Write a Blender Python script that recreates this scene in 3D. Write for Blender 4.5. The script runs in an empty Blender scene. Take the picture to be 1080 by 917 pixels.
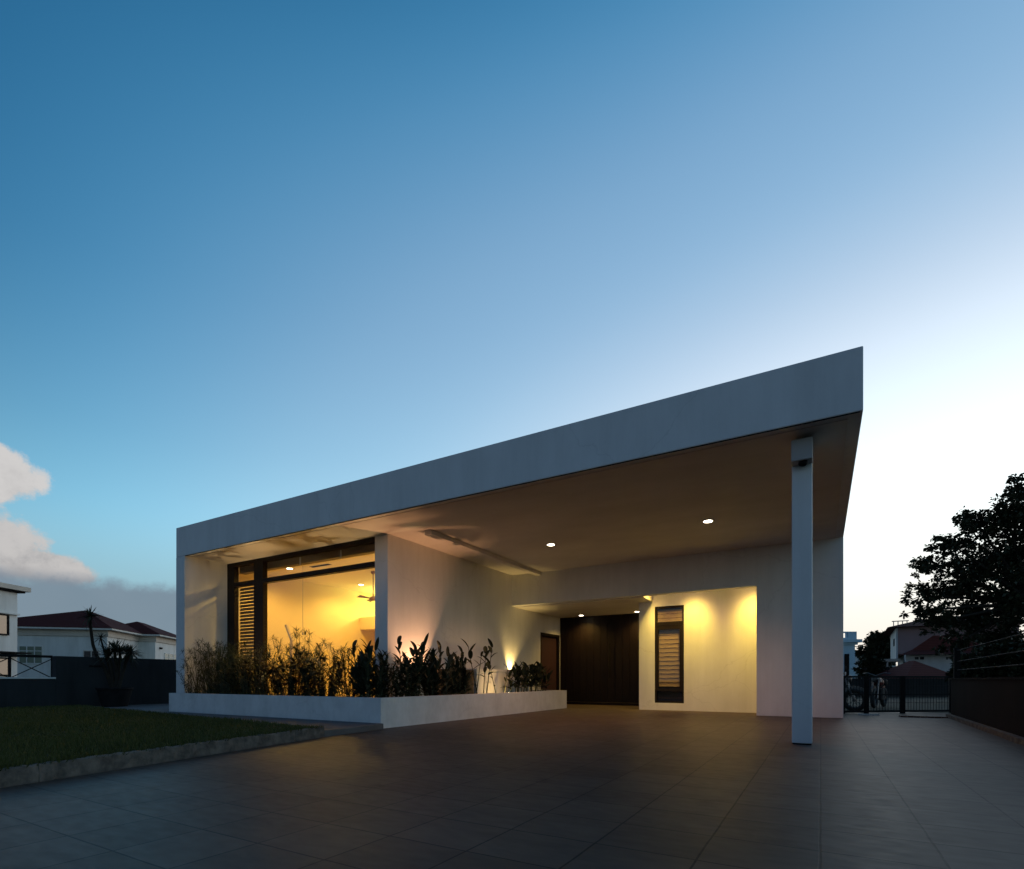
import bpy, math, random
from mathutils import Vector, Matrix
random.seed(7)
sc = bpy.context.scene
COL = sc.collection
rad = math.radians
H = 0.8                                   # eye height of the camera
YAW = math.atan(326/558)
Fv = Vector((-math.sin(YAW), math.cos(YAW), 0)); Rv = Vector((math.cos(YAW), math.sin(YAW), 0))
# site frame used for the neighbouring plots: x = along the street, y = away from it
SITE = Matrix(((Rv.x, Fv.x, 0, 0), (Rv.y, Fv.y, 0, 0), (0, 0, 1, 0), (0, 0, 0, 1)))

# ------------------------------------------------------------------ materials
def mat(name, base, rough=0.7, var=0.0, vscale=3.0, bump=0.0, bscale=60.0, metal=0.0, spec=0.5, stretch=(1, 1, 1),
        emit=None, estr=0.0, var2=None):
    m = bpy.data.materials.new(name); m.use_nodes = True
    nt = m.node_tree; N = nt.nodes; L = nt.links
    b = N['Principled BSDF']
    b.inputs['Base Color'].default_value = (*base, 1); b.inputs['Roughness'].default_value = rough
    b.inputs['Metallic'].default_value = metal; b.inputs['Specular IOR Level'].default_value = spec
    if var or bump:
        tc = N.new('ShaderNodeTexCoord'); mp = N.new('ShaderNodeMapping'); mp.inputs['Scale'].default_value = stretch
        L.new(tc.outputs['Object'], mp.inputs[0])
    if var:
        n = N.new('ShaderNodeTexNoise'); n.inputs['Scale'].default_value = vscale; n.inputs['Detail'].default_value = 6
        n.inputs['Roughness'].default_value = 0.62
        L.new(mp.outputs[0], n.inputs['Vector'])
        r = N.new('ShaderNodeValToRGB')
        lo = [max(0, c*(1-var)) for c in base]; hi = var2 if var2 else [min(1, c*(1+var)) for c in base]
        r.color_ramp.elements[0].position = 0.32; r.color_ramp.elements[0].color = (*lo, 1)
        r.color_ramp.elements[1].position = 0.68; r.color_ramp.elements[1].color = (*hi, 1)
        L.new(n.outputs[0], r.inputs[0]); L.new(r.outputs[0], b.inputs['Base Color'])
    if bump:
        n2 = N.new('ShaderNodeTexNoise'); n2.inputs['Scale'].default_value = bscale; n2.inputs['Detail'].default_value = 5
        L.new(mp.outputs[0], n2.inputs['Vector'])
        bp = N.new('ShaderNodeBump'); bp.inputs['Strength'].default_value = bump; bp.inputs['Distance'].default_value = 0.02
        L.new(n2.outputs[0], bp.inputs['Height']); L.new(bp.outputs[0], b.inputs['Normal'])
    if emit:
        b.inputs['Emission Color'].default_value = (*emit, 1); b.inputs['Emission Strength'].default_value = estr
    return m

def glass_mat(name, tint=(0.95, 0.95, 0.93), gloss=0.9):
    m = bpy.data.materials.new(name); m.use_nodes = True
    nt = m.node_tree; N = nt.nodes; L = nt.links
    N.remove(N['Principled BSDF'])
    t = N.new('ShaderNodeBsdfTransparent'); t.inputs[0].default_value = (*tint, 1)
    g = N.new('ShaderNodeBsdfGlossy'); g.inputs['Roughness'].default_value = 0.01; g.inputs[0].default_value = (gloss, gloss, gloss, 1)
    lw = N.new('ShaderNodeLayerWeight'); lw.inputs[0].default_value = 0.5
    pw = N.new('ShaderNodeMath'); pw.operation = 'POWER'; pw.inputs[1].default_value = 5; L.new(lw.outputs['Facing'], pw.inputs[0])
    fr = N.new('ShaderNodeMath'); fr.operation = 'MULTIPLY_ADD'; fr.inputs[1].default_value = 0.9; fr.inputs[2].default_value = 0.035; L.new(pw.outputs[0], fr.inputs[0])
    mx = N.new('ShaderNodeMixShader')
    L.new(fr.outputs[0], mx.inputs[0]); L.new(t.outputs[0], mx.inputs[1]); L.new(g.outputs[0], mx.inputs[2])
    L.new(mx.outputs[0], N['Material Output'].inputs[0])
    return m

def tile_mat():
    m = bpy.data.materials.new('driveway_tile'); m.use_nodes = True
    nt = m.node_tree; N = nt.nodes; L = nt.links; b = N['Principled BSDF']
    tc = N.new('ShaderNodeTexCoord')
    mp = N.new('ShaderNodeMapping'); mp.inputs['Location'].default_value = (0, 0.05, 0)
    L.new(tc.outputs['Object'], mp.inputs[0])
    wn = N.new('ShaderNodeTexNoise'); wn.inputs['Scale'].default_value = 3.0; wn.inputs['Detail'].default_value = 2
    L.new(mp.outputs[0], wn.inputs['Vector'])
    wv = N.new('ShaderNodeVectorMath'); wv.operation = 'SCALE'; wv.inputs['Scale'].default_value = 0.008
    L.new(wn.outputs['Color'], wv.inputs[0])
    wa = N.new('ShaderNodeVectorMath'); wa.operation = 'ADD'; L.new(mp.outputs[0], wa.inputs[0]); L.new(wv.outputs[0], wa.inputs[1])
    br = N.new('ShaderNodeTexBrick'); br.offset = 0.0; br.squash = 1.0
    br.inputs['Scale'].default_value = 1.0; br.inputs['Brick Width'].default_value = 0.475; br.inputs['Row Height'].default_value = 0.415
    br.inputs['Mortar Size'].default_value = 0.006; br.inputs['Mortar Smooth'].default_value = 0.35; br.inputs['Bias'].default_value = 0.0
    br.inputs['Color1'].default_value = (0.068, 0.052, 0.042, 1); br.inputs['Color2'].default_value = (0.092, 0.072, 0.059, 1)
    br.inputs['Mortar'].default_value = (0.010, 0.009, 0.009, 1)
    L.new(wa.outputs[0], br.inputs['Vector'])
    n = N.new('ShaderNodeTexNoise'); n.inputs['Scale'].default_value = 1.3; n.inputs['Detail'].default_value = 8; n.inputs['Roughness'].default_value = 0.65
    st = N.new('ShaderNodeMapping'); st.inputs['Scale'].default_value = (1.0, 2.4, 1); L.new(tc.outputs['Object'], st.inputs[0])
    L.new(st.outputs[0], n.inputs['Vector'])
    r = N.new('ShaderNodeValToRGB'); r.color_ramp.elements[0].position = 0.3; r.color_ramp.elements[0].color = (0.76, 0.76, 0.76, 1)
    r.color_ramp.elements[1].position = 0.72; r.color_ramp.elements[1].color = (1.16, 1.15, 1.14, 1)
    L.new(n.outputs[0], r.inputs[0])
    mx = N.new('ShaderNodeMix'); mx.data_type = 'RGBA'; mx.blend_type = 'MULTIPLY'; mx.inputs[0].default_value = 1
    L.new(br.outputs['Color'], mx.inputs[6]); L.new(r.outputs[0], mx.inputs[7])
    # old drips and oil stains
    sn = N.new('ShaderNodeTexNoise'); sn.inputs['Scale'].default_value = 2.3; sn.inputs['Detail'].default_value = 9; sn.inputs['Roughness'].default_value = .72; L.new(tc.outputs['Object'], sn.inputs['Vector'])
    sr = N.new('ShaderNodeValToRGB'); sr.color_ramp.elements[0].position = .58; sr.color_ramp.elements[0].color = (1,1,1,1); sr.color_ramp.elements[1].position = .70; sr.color_ramp.elements[1].color = (.60,.60,.60,1); L.new(sn.outputs[0], sr.inputs[0])
    ms = N.new('ShaderNodeMix'); ms.data_type = 'RGBA'; ms.blend_type = 'MULTIPLY'; ms.inputs[0].default_value = 1; L.new(mx.outputs[2], ms.inputs[6]); L.new(sr.outputs[0], ms.inputs[7])
    L.new(ms.outputs[2], b.inputs['Base Color'])
    # scuffed gloss
    n3 = N.new('ShaderNodeTexNoise'); n3.inputs['Scale'].default_value = 7; n3.inputs['Detail'].default_value = 8; L.new(st.outputs[0], n3.inputs['Vector'])
    mr = N.new('ShaderNodeMapRange'); mr.inputs[3].default_value = 0.46; mr.inputs[4].default_value = 0.55
    mr.inputs[1].default_value = 0.3; mr.inputs[2].default_value = 0.7
    L.new(n3.outputs[0], mr.inputs[0]); L.new(mr.outputs[0], b.inputs['Roughness'])
    b.inputs['Specular IOR Level'].default_value = 0.2
    n2 = N.new('ShaderNodeTexNoise'); n2.inputs['Scale'].default_value = 90; n2.inputs['Detail'].default_value = 3; L.new(tc.outputs['Object'], n2.inputs['Vector'])
    ad = N.new('ShaderNodeMath'); ad.operation = 'MULTIPLY_ADD'; ad.inputs[1].default_value = -6.0
    L.new(br.outputs['Fac'], ad.inputs[0]); L.new(n2.outputs[0], ad.inputs[2])
    bp = N.new('ShaderNodeBump'); bp.inputs['Strength'].default_value = 0.15; bp.inputs['Distance'].default_value = 0.0006
    L.new(ad.outputs[0], bp.inputs['Height']); L.new(bp.outputs[0], b.inputs['Normal'])
    return m

def leaf_mat(name, c1, c2, rough=0.55):
    m = bpy.data.materials.new(name); m.use_nodes = True
    nt = m.node_tree; N = nt.nodes; L = nt.links; b = N['Principled BSDF']
    g = N.new('ShaderNodeNewGeometry')
    r = N.new('ShaderNodeValToRGB'); r.color_ramp.elements[0].color = (*c1, 1); r.color_ramp.elements[1].color = (*c2, 1)
    L.new(g.outputs['Random Per Island'], r.inputs[0]); L.new(r.outputs[0], b.inputs['Base Color'])
    b.inputs['Roughness'].default_value = rough; b.inputs['Specular IOR Level'].default_value = 0.25
    return m

def ripple_mat(name, base, scale, direction='Z', rough=0.8, dark=0.55):
    """courses of roof tiles, boards or slats"""
    m = bpy.data.materials.new(name); m.use_nodes = True
    nt = m.node_tree; N = nt.nodes; L = nt.links; b = N['Principled BSDF']
    tc = N.new('ShaderNodeTexCoord'); w = N.new('ShaderNodeTexWave'); w.bands_direction = direction; w.wave_profile = 'SAW'
    w.inputs['Scale'].default_value = scale; w.inputs['Distortion'].default_value = 0.6; w.inputs['Detail'].default_value = 3
    L.new(tc.outputs['Object'], w.inputs['Vector'])
    r = N.new('ShaderNodeValToRGB'); r.color_ramp.elements[0].color = (*[c*dark for c in base], 1); r.color_ramp.elements[1].color = (*base, 1)
    L.new(w.outputs[0], r.inputs[0]); L.new(r.outputs[0], b.inputs['Base Color'])
    bp = N.new('ShaderNodeBump'); bp.inputs['Strength'].default_value = 0.5; bp.inputs['Distance'].default_value = 0.05
    L.new(w.outputs[0], bp.inputs['Height']); L.new(bp.outputs[0], b.inputs['Normal'])
    b.inputs['Roughness'].default_value = rough; b.inputs['Specular IOR Level'].default_value = 0.08
    return m

M = dict(
    plaster=mat('white_plaster', (0.74, 0.74, 0.73), 0.75, var=0.06, vscale=1.6, bump=0.10, bscale=55, stretch=(1, 1, 0.45)),
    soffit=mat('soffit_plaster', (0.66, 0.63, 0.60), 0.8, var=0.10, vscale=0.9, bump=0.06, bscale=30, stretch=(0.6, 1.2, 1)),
    planter=mat('planter_plaster', (0.70, 0.70, 0.69), 0.7, var=0.09, vscale=3, bump=0.15, bscale=40),
    room=mat('room_paint', (0.70, 0.56, 0.31), 0.7, var=0.03, vscale=1.0),
    roomceil=mat('room_ceiling_paint', (0.76, 0.66, 0.46), 0.7, var=0.02, vscale=1.0),
    frame=mat('dark_timber_frame', (0.009, 0.005, 0.0045), 0.6, spec=0.25, var=0.3, vscale=14, stretch=(1, 1, 0.2)),
    door=mat('dark_timber_door', (0.0075, 0.004, 0.004), 0.5, spec=0.22, var=0.35, vscale=6, bump=0.1, bscale=24, stretch=(6, 6, 0.4)),
    sidedoor=mat('plum_door_paint', (0.050, 0.024, 0.030), 0.5, var=0.15, vscale=5, stretch=(4, 4, 0.4)),
    blind=mat('timber_blind', (0.36, 0.25, 0.14), 0.6, var=0.15, vscale=9, stretch=(1, 6, 6)),
    darkblind=mat('brown_blind', (0.075, 0.040, 0.022), 0.6, var=0.2, vscale=9, stretch=(1, 6, 6)),
    steel=mat('brushed_steel', (0.5, 0.5, 0.5), 0.35, metal=1.0),
    soil=mat('planter_soil', (0.035, 0.026, 0.02), 0.95, var=0.4, vscale=20, bump=0.6, bscale=30),
    concrete=mat('kerb_concrete', (0.115, 0.098, 0.082), 0.9, var=0.5, vscale=9, bump=0.5, bscale=24),
    path=mat('path_concrete', (0.11, 0.11, 0.11), 0.75, var=0.2, vscale=2.5, bump=0.15, bscale=60),
    lawnsoil=mat('lawn_soil', (0.030, 0.032, 0.016), 0.95, var=0.4, vscale=5, bump=0.4, bscale=40),
    ground=mat('rough_ground', (0.022, 0.025, 0.013), 0.95, var=0.4, vscale=0.6, bump=0.3, bscale=8),
    bwall=mat('slate_wall_paint', (0.030, 0.032, 0.035), 0.9, spec=0.2, var=0.16, vscale=1.2, bump=0.15, bscale=30, stretch=(1, 1, 0.5)),
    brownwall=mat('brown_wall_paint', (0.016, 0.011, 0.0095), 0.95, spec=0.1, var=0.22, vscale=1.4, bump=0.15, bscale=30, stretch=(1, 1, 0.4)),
    black=mat('black_metal', (0.008, 0.008, 0.0085), 0.8, var=0.3, vscale=10, spec=0.15),
    grey=mat('grey_metal', (0.028, 0.026, 0.025), 0.8, spec=0.2),
    rubber=mat('tyre_rubber', (0.02, 0.02, 0.02), 0.85),
    chrome=mat('dull_chrome', (0.12, 0.12, 0.125), 0.35, metal=1.0),
    red=mat('red_enamel', (0.10, 0.015, 0.012), 0.3),
    pot=mat('dark_glazed_pot', (0.012, 0.011, 0.012), 0.8, spec=0.2, var=0.3, vscale=6),
    bark=mat('grey_bark', (0.035, 0.028, 0.022), 0.95, spec=0.1, var=0.35, vscale=10, bump=0.5, bscale=20, stretch=(1, 1, 0.3)),
    whitewall=mat('neighbour_white', (0.62, 0.61, 0.59), 0.8, var=0.08, vscale=0.9, bump=0.05, bscale=12, stretch=(1, 1, 0.4)),
    creamtrim=mat('neighbour_cream', (0.50, 0.44, 0.38), 0.8, var=0.08, vscale=1.0),
    pinkwall=mat('neighbour_pink', (0.34, 0.22, 0.21), 0.85, var=0.1, vscale=0.8),
    bluewall=mat('pale_blue_wall', (0.46, 0.58, 0.66), 0.8, var=0.06, vscale=0.8),
    roof=ripple_mat('dark_red_roof_tiles', (0.085, 0.018, 0.015), 3.0),
    roof2=ripple_mat('rust_red_roof_tiles', (0.20, 0.062, 0.050), 3.0),
    greenglass=mat('green_tinted_glass', (0.03, 0.075, 0.06), 0.08),
    darkglass=mat('dark_glass', (0.02, 0.022, 0.026), 0.06),
    brownglass=mat('bronze_glass', (0.05, 0.035, 0.03), 0.06),
    glass=glass_mat('clear_glass'),
    fanm=mat('fan_bronze', (0.22, 0.12, 0.06), 0.4),
    pale=mat('pale_timber', (0.62, 0.50, 0.34), 0.5, var=0.1, vscale=6),
    papyrus=leaf_mat('papyrus_green', (0.018, 0.032, 0.013), (0.040, 0.060, 0.025)),
    canna=leaf_mat('canna_green', (0.014, 0.021, 0.011), (0.032, 0.040, 0.020)),
    bush=leaf_mat('bush_green', (0.012, 0.021, 0.010), (0.032, 0.043, 0.018)),
    stalk=mat('green_stalk', (0.060, 0.065, 0.030), 0.6, var=0.3, vscale=12),
    tree=leaf_mat('tree_leaves', (0.022, 0.028, 0.014), (0.045, 0.050, 0.025)),
    grass=leaf_mat('grass_blades', (0.040, 0.050, 0.011), (0.085, 0.092, 0.022)),
    yucca=leaf_mat('yucca_leaves', (0.022, 0.030, 0.018), (0.050, 0.055, 0.030)),
    lamp=mat('lit_diffuser', (0.9, 0.9, 0.85), 0.5, emit=(1.0, 0.86, 0.62), estr=9.0),
    gardenlamp=mat('garden_lamp_lens', (0.9, 0.9, 0.85), 0.5, emit=(1.0, 0.82, 0.5), estr=14.0),
    cove=mat('cove_tube', (0.9, 0.9, 0.85), 0.5, emit=(0.95, 1.0, 0.45), estr=6.0),
    trim=mat('lamp_trim', (0.38, 0.37, 0.36), 0.5),
)
M['driveway'] = tile_mat()
def weather(m, amount, streak=(5.0, 5.0, .35)):
    nt = m.node_tree; N = nt.nodes; L = nt.links; b = N['Principled BSDF']
    src = b.inputs['Base Color'].links[0].from_socket
    tc = N.new('ShaderNodeTexCoord'); mp = N.new('ShaderNodeMapping'); mp.inputs['Scale'].default_value = streak; L.new(tc.outputs['Object'], mp.inputs[0])
    n = N.new('ShaderNodeTexNoise'); n.inputs['Scale'].default_value = 1.0; n.inputs['Detail'].default_value = 7; n.inputs['Roughness'].default_value = .7; L.new(mp.outputs[0], n.inputs['Vector'])
    r = N.new('ShaderNodeValToRGB'); r.color_ramp.elements[0].position = .34; r.color_ramp.elements[0].color = (1-amount, 1-amount, 1-amount*1.1, 1); r.color_ramp.elements[1].position = .56; r.color_ramp.elements[1].color = (1, 1, 1, 1)
    L.new(n.outputs[0], r.inputs[0])
    # hairline cracks
    v = N.new('ShaderNodeTexVoronoi'); v.feature = 'DISTANCE_TO_EDGE'; v.inputs['Scale'].default_value = .30
    wn = N.new('ShaderNodeTexNoise'); wn.inputs['Scale'].default_value = 2.5; wn.inputs['Detail'].default_value = 6; L.new(tc.outputs['Object'], wn.inputs['Vector'])
    wa = N.new('ShaderNodeVectorMath'); wa.operation = 'MULTIPLY_ADD'; wa.inputs[1].default_value = (.5,.5,.5); L.new(wn.outputs['Color'], wa.inputs[0]); L.new(tc.outputs['Object'], wa.inputs[2]); L.new(wa.outputs[0], v.inputs['Vector'])
    cr = N.new('ShaderNodeValToRGB'); cr.color_ramp.elements[0].position = 0; cr.color_ramp.elements[0].color = (.72,.72,.72,1); cr.color_ramp.elements[1].position = .003; cr.color_ramp.elements[1].color = (1,1,1,1); L.new(v.outputs['Distance'], cr.inputs[0])
    x1 = N.new('ShaderNodeMix'); x1.data_type = 'RGBA'; x1.blend_type = 'MULTIPLY'; x1.inputs[0].default_value = 1; L.new(src, x1.inputs[6]); L.new(r.outputs[0], x1.inputs[7])
    x2 = N.new('ShaderNodeMix'); x2.data_type = 'RGBA'; x2.blend_type = 'MULTIPLY'; x2.inputs[0].default_value = .35; L.new(x1.outputs[2], x2.inputs[6]); L.new(cr.outputs[0], x2.inputs[7])
    L.new(x2.outputs[2], b.inputs['Base Color'])
weather(M['plaster'], .055); weather(M['planter'], .10, (4,4,1.2)); weather(M['whitewall'], .14, (2,2,.2)); weather(M['bwall'], .25, (2,2,.3))

# ------------------------------------------------------------------ mesh helper
ORIGIN = {}
class MB:
    def __init__(s, xf=None): s.v = []; s.f = []; s.xf = xf
    def add(s, vs, fs):
        o = len(s.v)
        s.v += [(s.xf @ Vector(p)) if s.xf else Vector(p) for p in vs]
        s.f += [tuple(i+o for i in f) for f in fs]
        return s
    def box(s, x0, x1, y0, y1, z0, z1):
        return s.add([(x0,y0,z0),(x1,y0,z0),(x1,y1,z0),(x0,y1,z0),(x0,y0,z1),(x1,y0,z1),(x1,y1,z1),(x0,y1,z1)],
                     [(3,2,1,0),(4,5,6,7),(0,1,5,4),(1,2,6,5),(2,3,7,6),(3,0,4,7)])
    def prism(s, pts, z0, z1):
        n = len(pts)
        return s.add([(x,y,z0) for x,y in pts]+[(x,y,z1) for x,y in pts],
                     [tuple(reversed(range(n))), tuple(range(n,2*n))]+[(i,(i+1)%n,(i+1)%n+n,i+n) for i in range(n)])
    def bar(s, p, q, w, d=None, up=(0,0,1)):
        p, q = Vector(p), Vector(q); t = (q-p).normalized(); u = Vector(up)
        if abs(t.dot(u)) > 0.95: u = Vector((0,1,0))
        a = t.cross(u).normalized()*w/2; b = a.cross(t).normalized()*(d or w)/2
        return s.add([p-a-b,p+a-b,p+a+b,p-a+b,q-a-b,q+a-b,q+a+b,q-a+b],
                     [(3,2,1,0),(4,5,6,7),(0,1,5,4),(1,2,6,5),(2,3,7,6),(3,0,4,7)])
    def tube(s, pts, rs, n=8, cap=True):
        pts = [Vector(p) for p in pts]
        if not isinstance(rs, (list, tuple)): rs = [rs]*len(pts)
        vs = []
        for i, p in enumerate(pts):
            t = (pts[min(i+1,len(pts)-1)]-pts[max(i-1,0)]).normalized()
            u = Vector((0,0,1)) if abs(t.z) < 0.9 else Vector((1,0,0))
            a = t.cross(u).normalized(); b = t.cross(a).normalized()
            vs += [p+(a*math.cos(2*math.pi*k/n)+b*math.sin(2*math.pi*k/n))*rs[i] for k in range(n)]
        fs = [(i*n+k, i*n+(k+1)%n, (i+1)*n+(k+1)%n, (i+1)*n+k) for i in range(len(pts)-1) for k in range(n)]
        if cap: fs += [tuple(range(n)), tuple(reversed(range((len(pts)-1)*n, len(pts)*n)))]
        return s.add(vs, fs)
    def lathe(s, c, prof, n=24, axis=(0,0,1)):
        c = Vector(c); t = Vector(axis).normalized()
        u = Vector((1,0,0)) if abs(t.x) < 0.9 else Vector((0,1,0))
        a = t.cross(u).normalized(); b = t.cross(a)
        vs = [c+t*z+(a*math.cos(2*math.pi*k/n)+b*math.sin(2*math.pi*k/n))*r for r, z in prof for k in range(n)]
        fs = [(i*n+k, i*n+(k+1)%n, (i+1)*n+(k+1)%n, (i+1)*n+k) for i in range(len(prof)-1) for k in range(n)]
        fs += [tuple(reversed(range(n))), tuple(range((len(prof)-1)*n, len(prof)*n))]
        return s.add(vs, fs)
    def torus(s, c, R, r, axis, n=28, m=10):
        c = Vector(c); t = Vector(axis).normalized(); u = Vector((0,0,1)) if abs(t.z) < 0.9 else Vector((1,0,0))
        a = t.cross(u).normalized(); b = t.cross(a)
        vs = []
        for i in range(n):
            d = a*math.cos(2*math.pi*i/n)+b*math.sin(2*math.pi*i/n)
            vs += [c+d*(R+r*math.cos(2*math.pi*j/m))+t*r*math.sin(2*math.pi*j/m) for j in range(m)]
        return s.add(vs, [(i*m+j, ((i+1)%n)*m+j, ((i+1)%n)*m+(j+1)%m, i*m+(j+1)%m) for i in range(n) for j in range(m)])
    def leaf(s, p, d, up, L, w, droop=0.3, seg=4, fold=0.15):
        """a lanceolate leaf blade that bends along its length"""
        p, d = Vector(p), Vector(d).normalized(); up = Vector(up)
        side = d.cross(up)
        if side.length < 1e-3: side = d.cross(Vector((1,0,0)))
        side.normalize(); n = side.cross(d).normalized()
        vs = []; fs = []
        for i in range(seg+1):
            t = i/seg
            c = p+d*L*t-Vector((0,0,1))*droop*L*t*t
            ww = w*0.5*min(1, ((t+.06)**.55)*((1-t)**.75)*1.75) if i < seg else 0.001
            vs += [c-side*ww+n*fold*ww, c, c+side*ww+n*fold*ww]
        for i in range(seg):
            k = i*3
            fs += [(k,k+1,k+4,k+3),(k+1,k+2,k+5,k+4)]
        return s.add(vs, fs)
    def build(s, name, m, parent=None, origin=None, smooth=False, bevel=0.0):
        o0 = Vector(ORIGIN[parent.name]) if parent else Vector(origin if origin else (0,0,0))
        me = bpy.data.meshes.new(name)
        me.from_pydata([tuple(v-o0) for v in s.v], [], s.f); me.update()
        me.materials.append(M[m] if isinstance(m, str) else m)
        if smooth: me.polygons.foreach_set('use_smooth', [True]*len(me.polygons))
        o = bpy.data.objects.new(name, me); COL.objects.link(o)
        if parent: o.parent = parent
        else: o.location = o0
        ORIGIN[o.name] = tuple(o0)
        if bevel:
            b = o.modifiers.new('bevel', 'BEVEL'); b.width = bevel; b.segments = 2; b.limit_method = 'ANGLE'
        return o

def tag(o, label=None, cat=None, group=None, kind=None):
    if label: o['label'] = label
    if cat: o['category'] = cat
    if group: o['group'] = group
    if kind: o['kind'] = kind
    return o
def empty(name, loc, label, cat, group=None):
    o = bpy.data.objects.new(name, None); COL.objects.link(o); o.location = loc
    o.empty_display_size = 0.2
    ORIGIN[o.name] = tuple(loc)
    return tag(o, label, cat, group)
def copy_tree(o, parent=None):
    c = o.copy(); COL.objects.link(c)
    if parent: c.parent = parent
    for ch in o.children: copy_tree(ch, c)
    return c
def bx(name, m, parent, *boxes, bevel=0.0, xf=None):
    mb = MB(xf)
    for b in boxes: mb.box(*b)
    return mb.build(name, m, parent, bevel=bevel)
def lamp(name, kind, loc, energy, color, radius=0.05, aim=None, size=None, blend=1.0, parent=None):
    d = bpy.data.lights.new(name, kind); d.energy = energy; d.color = color
    if kind in ('POINT', 'SPOT'): d.shadow_soft_size = radius
    if kind == 'SPOT': d.spot_size = rad(size); d.spot_blend = blend
    o = bpy.data.objects.new(name, d); COL.objects.link(o)
    o.location = loc
    if aim is not None: o.rotation_euler = (Vector(aim)-Vector(loc)).to_track_quat('-Z', 'Y').to_euler()
    return o

# ================================================================== SETTING
g = MB().add([(-900,-300,-0.014),(900,-300,-0.014),(900,1500,-0.014),(-900,1500,-0.014)], [(0,1,2,3)]).build('ground', 'ground'); tag(g, kind='structure')
dw = MB().add([(-16.9,-14,0),(2.6,-14,0),(2.6,16.15,0),(-16.9,16.15,0)], [(0,1,2,3)]).build('driveway', 'driveway'); tag(dw, kind='structure')
pt = MB().prism([(-5.99,5.06),(-6.11,6.343),(-12.607,6.343),(-12.607,6.943),(-13.478,6.943),(-13.478,13.0),(-16.74,13.0),(-16.74,6.2),(-6.06,5.08)], -0.01, 0.09).build('path', 'path', bevel=0.01); tag(pt, kind='structure')
# lawn: soil bed, blades, kerb
KA, KB = Vector((-3.86,-5.0,0)), Vector((-5.985,5.06,0))
kd = (KB-KA).normalized(); kn = Vector((-kd.y, kd.x, 0))
if kn.x > 0: kn = -kn
kw = 0.055
k0, k1 = KA+kn*kw, KB+kn*kw
lawn_poly = [(k1.x+0.002,k1.y-0.01),(k0.x,k0.y),(-16.74,-5.0),(-16.74,6.17),(-6.13,5.05)]
lb = MB().prism([lawn_poly[4],lawn_poly[3],lawn_poly[2],lawn_poly[1]], -0.01, 0.115).build('lawn_bed', 'lawnsoil'); tag(lb, kind='structure')
kb = MB()
L = (KB-KA).length; nseg = 9
for i in range(nseg):                         # kerb stones cast in place, chipped and uneven along their edges
    n = 26; rows = []
    for q in range(n+1):
        a = KA+kd*(L*(i+(q/n)*.9985)/nseg); e_ = 0.35 if q in (0, n) else 1.0
        zt = 0.142+random.uniform(-.007,.005); f_ = random.uniform(-.006,.006)-(.012 if random.random() < .07 else 0)
        b = a+kn*kw
        rows += [(a.x-kn.x*f_, a.y-kn.y*f_, -0.01), (a.x-kn.x*(f_*.6+random.uniform(-.004,.004)), a.y, .07), (a.x+kn.x*(.004-f_), a.y+kn.y*(.004-f_), zt-.012), (a.x+kn.x*.016, a.y+kn.y*.016, zt), (b.x, b.y, zt), (b.x, b.y, -0.01)]
    fs = [(q*6+k, (q+1)*6+k, (q+1)*6+k+1, q*6+k+1) for q in range(n) for k in range(5)]
    fs += [(0,1,2,3,4,5), tuple(reversed(range(n*6, n*6+6)))]
    kb.add(rows, fs)
kb = kb.build('kerb', 'concrete'); tag(kb, kind='structure')
gr = MB()
def in_lawn(x, y):
    if x < -16.7 or y < -1.5: return False
    p = Vector((x, y, 0))-KA
    if p.dot(kn) < kw*0.2: return False
    return y < 6.17-(x+16.74)*(1.12/10.61)+0.03
cnt = 0
while cnt < 60000:
    t = 3.0+13.0*random.random()**1.1
    k = random.uniform(-1.05, -0.25)
    x = t*(Fv.x+Rv.x*k); y = t*(Fv.y+Rv.y*k)
    if not in_lawn(x, y): continue
    cnt += 1
    hgt = random.uniform(0.028, 0.062)*(1+0.35*math.sin(x*2.1)*math.sin(y*1.7)); an = random.uniform(0, 6.283); w = random.uniform(0.003, 0.007)*(0.6+t/10)
    dx, dy = math.cos(an)*w, math.sin(an)*w; lx, ly = random.gauss(0, 0.016), random.gauss(0, 0.016)
    if (Vector((x, y, 0))-KA).dot(kn) < .16: lx, ly, hgt = lx-kn.x*random.uniform(.0,.05), ly-kn.y*random.uniform(.0,.05), hgt*1.25
    o = len(gr.v); z = 0.113
    gr.v += [Vector((x-dx,y-dy,z)), Vector((x+dx,y+dy,z)), Vector((x+lx,y+ly,z+hgt))]; gr.f.append((o,o+1,o+2))
gr = gr.build('lawn_grass', 'grass'); tag(gr, 'short dark green grass of the front lawn behind the concrete kerb', 'grass', kind='stuff')

# ================================================================== THE HOUSE
HO = (-6.5, 12.0, 0.0)
house = empty('house', HO, 'modern white single storey house with deep flat roof and lit carport', 'house')
ZS, ZT = 3.75, 4.465
XL, XR, YF = -13.47, 0.40, 6.95
roof = bx('roof', 'plaster', house, (XL, XR, YF, 21.0, ZS+0.004, ZT), bevel=0.012)
bx('soffit', 'soffit', roof, (XL+0.372, XR-0.14, YF+0.14, 8.0, ZS-0.004, ZS+0.004), (-7.55, XR-0.14, 8.0, 12.9, ZS-0.004, ZS+0.004))
bx('drip_edge', 'black', roof, (XL+0.374, XR-0.03, YF+0.006, YF+0.022, ZS-0.005, ZS+0.004))
bx('wall', 'plaster', house, (XL, XL+0.37, YF, 21.0, 0.0, ZS+0.003), bevel=0.006)
WX0, WX1 = -7.90, -7.55
bx('wall', 'plaster', house, (WX0, WX1, 7.95, 14.68, 0.0, ZS+0.003), (WX0, WX1, 14.68, 16.3, 2.28, ZS+0.003), (WX0, WX1, 16.10, 16.3, 0.0, 2.28))
bx('ceiling_beam', 'soffit', house, (-6.76, -6.60, 8.15, 12.897, 3.655, ZS-0.006), bevel=0.005)
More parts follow.
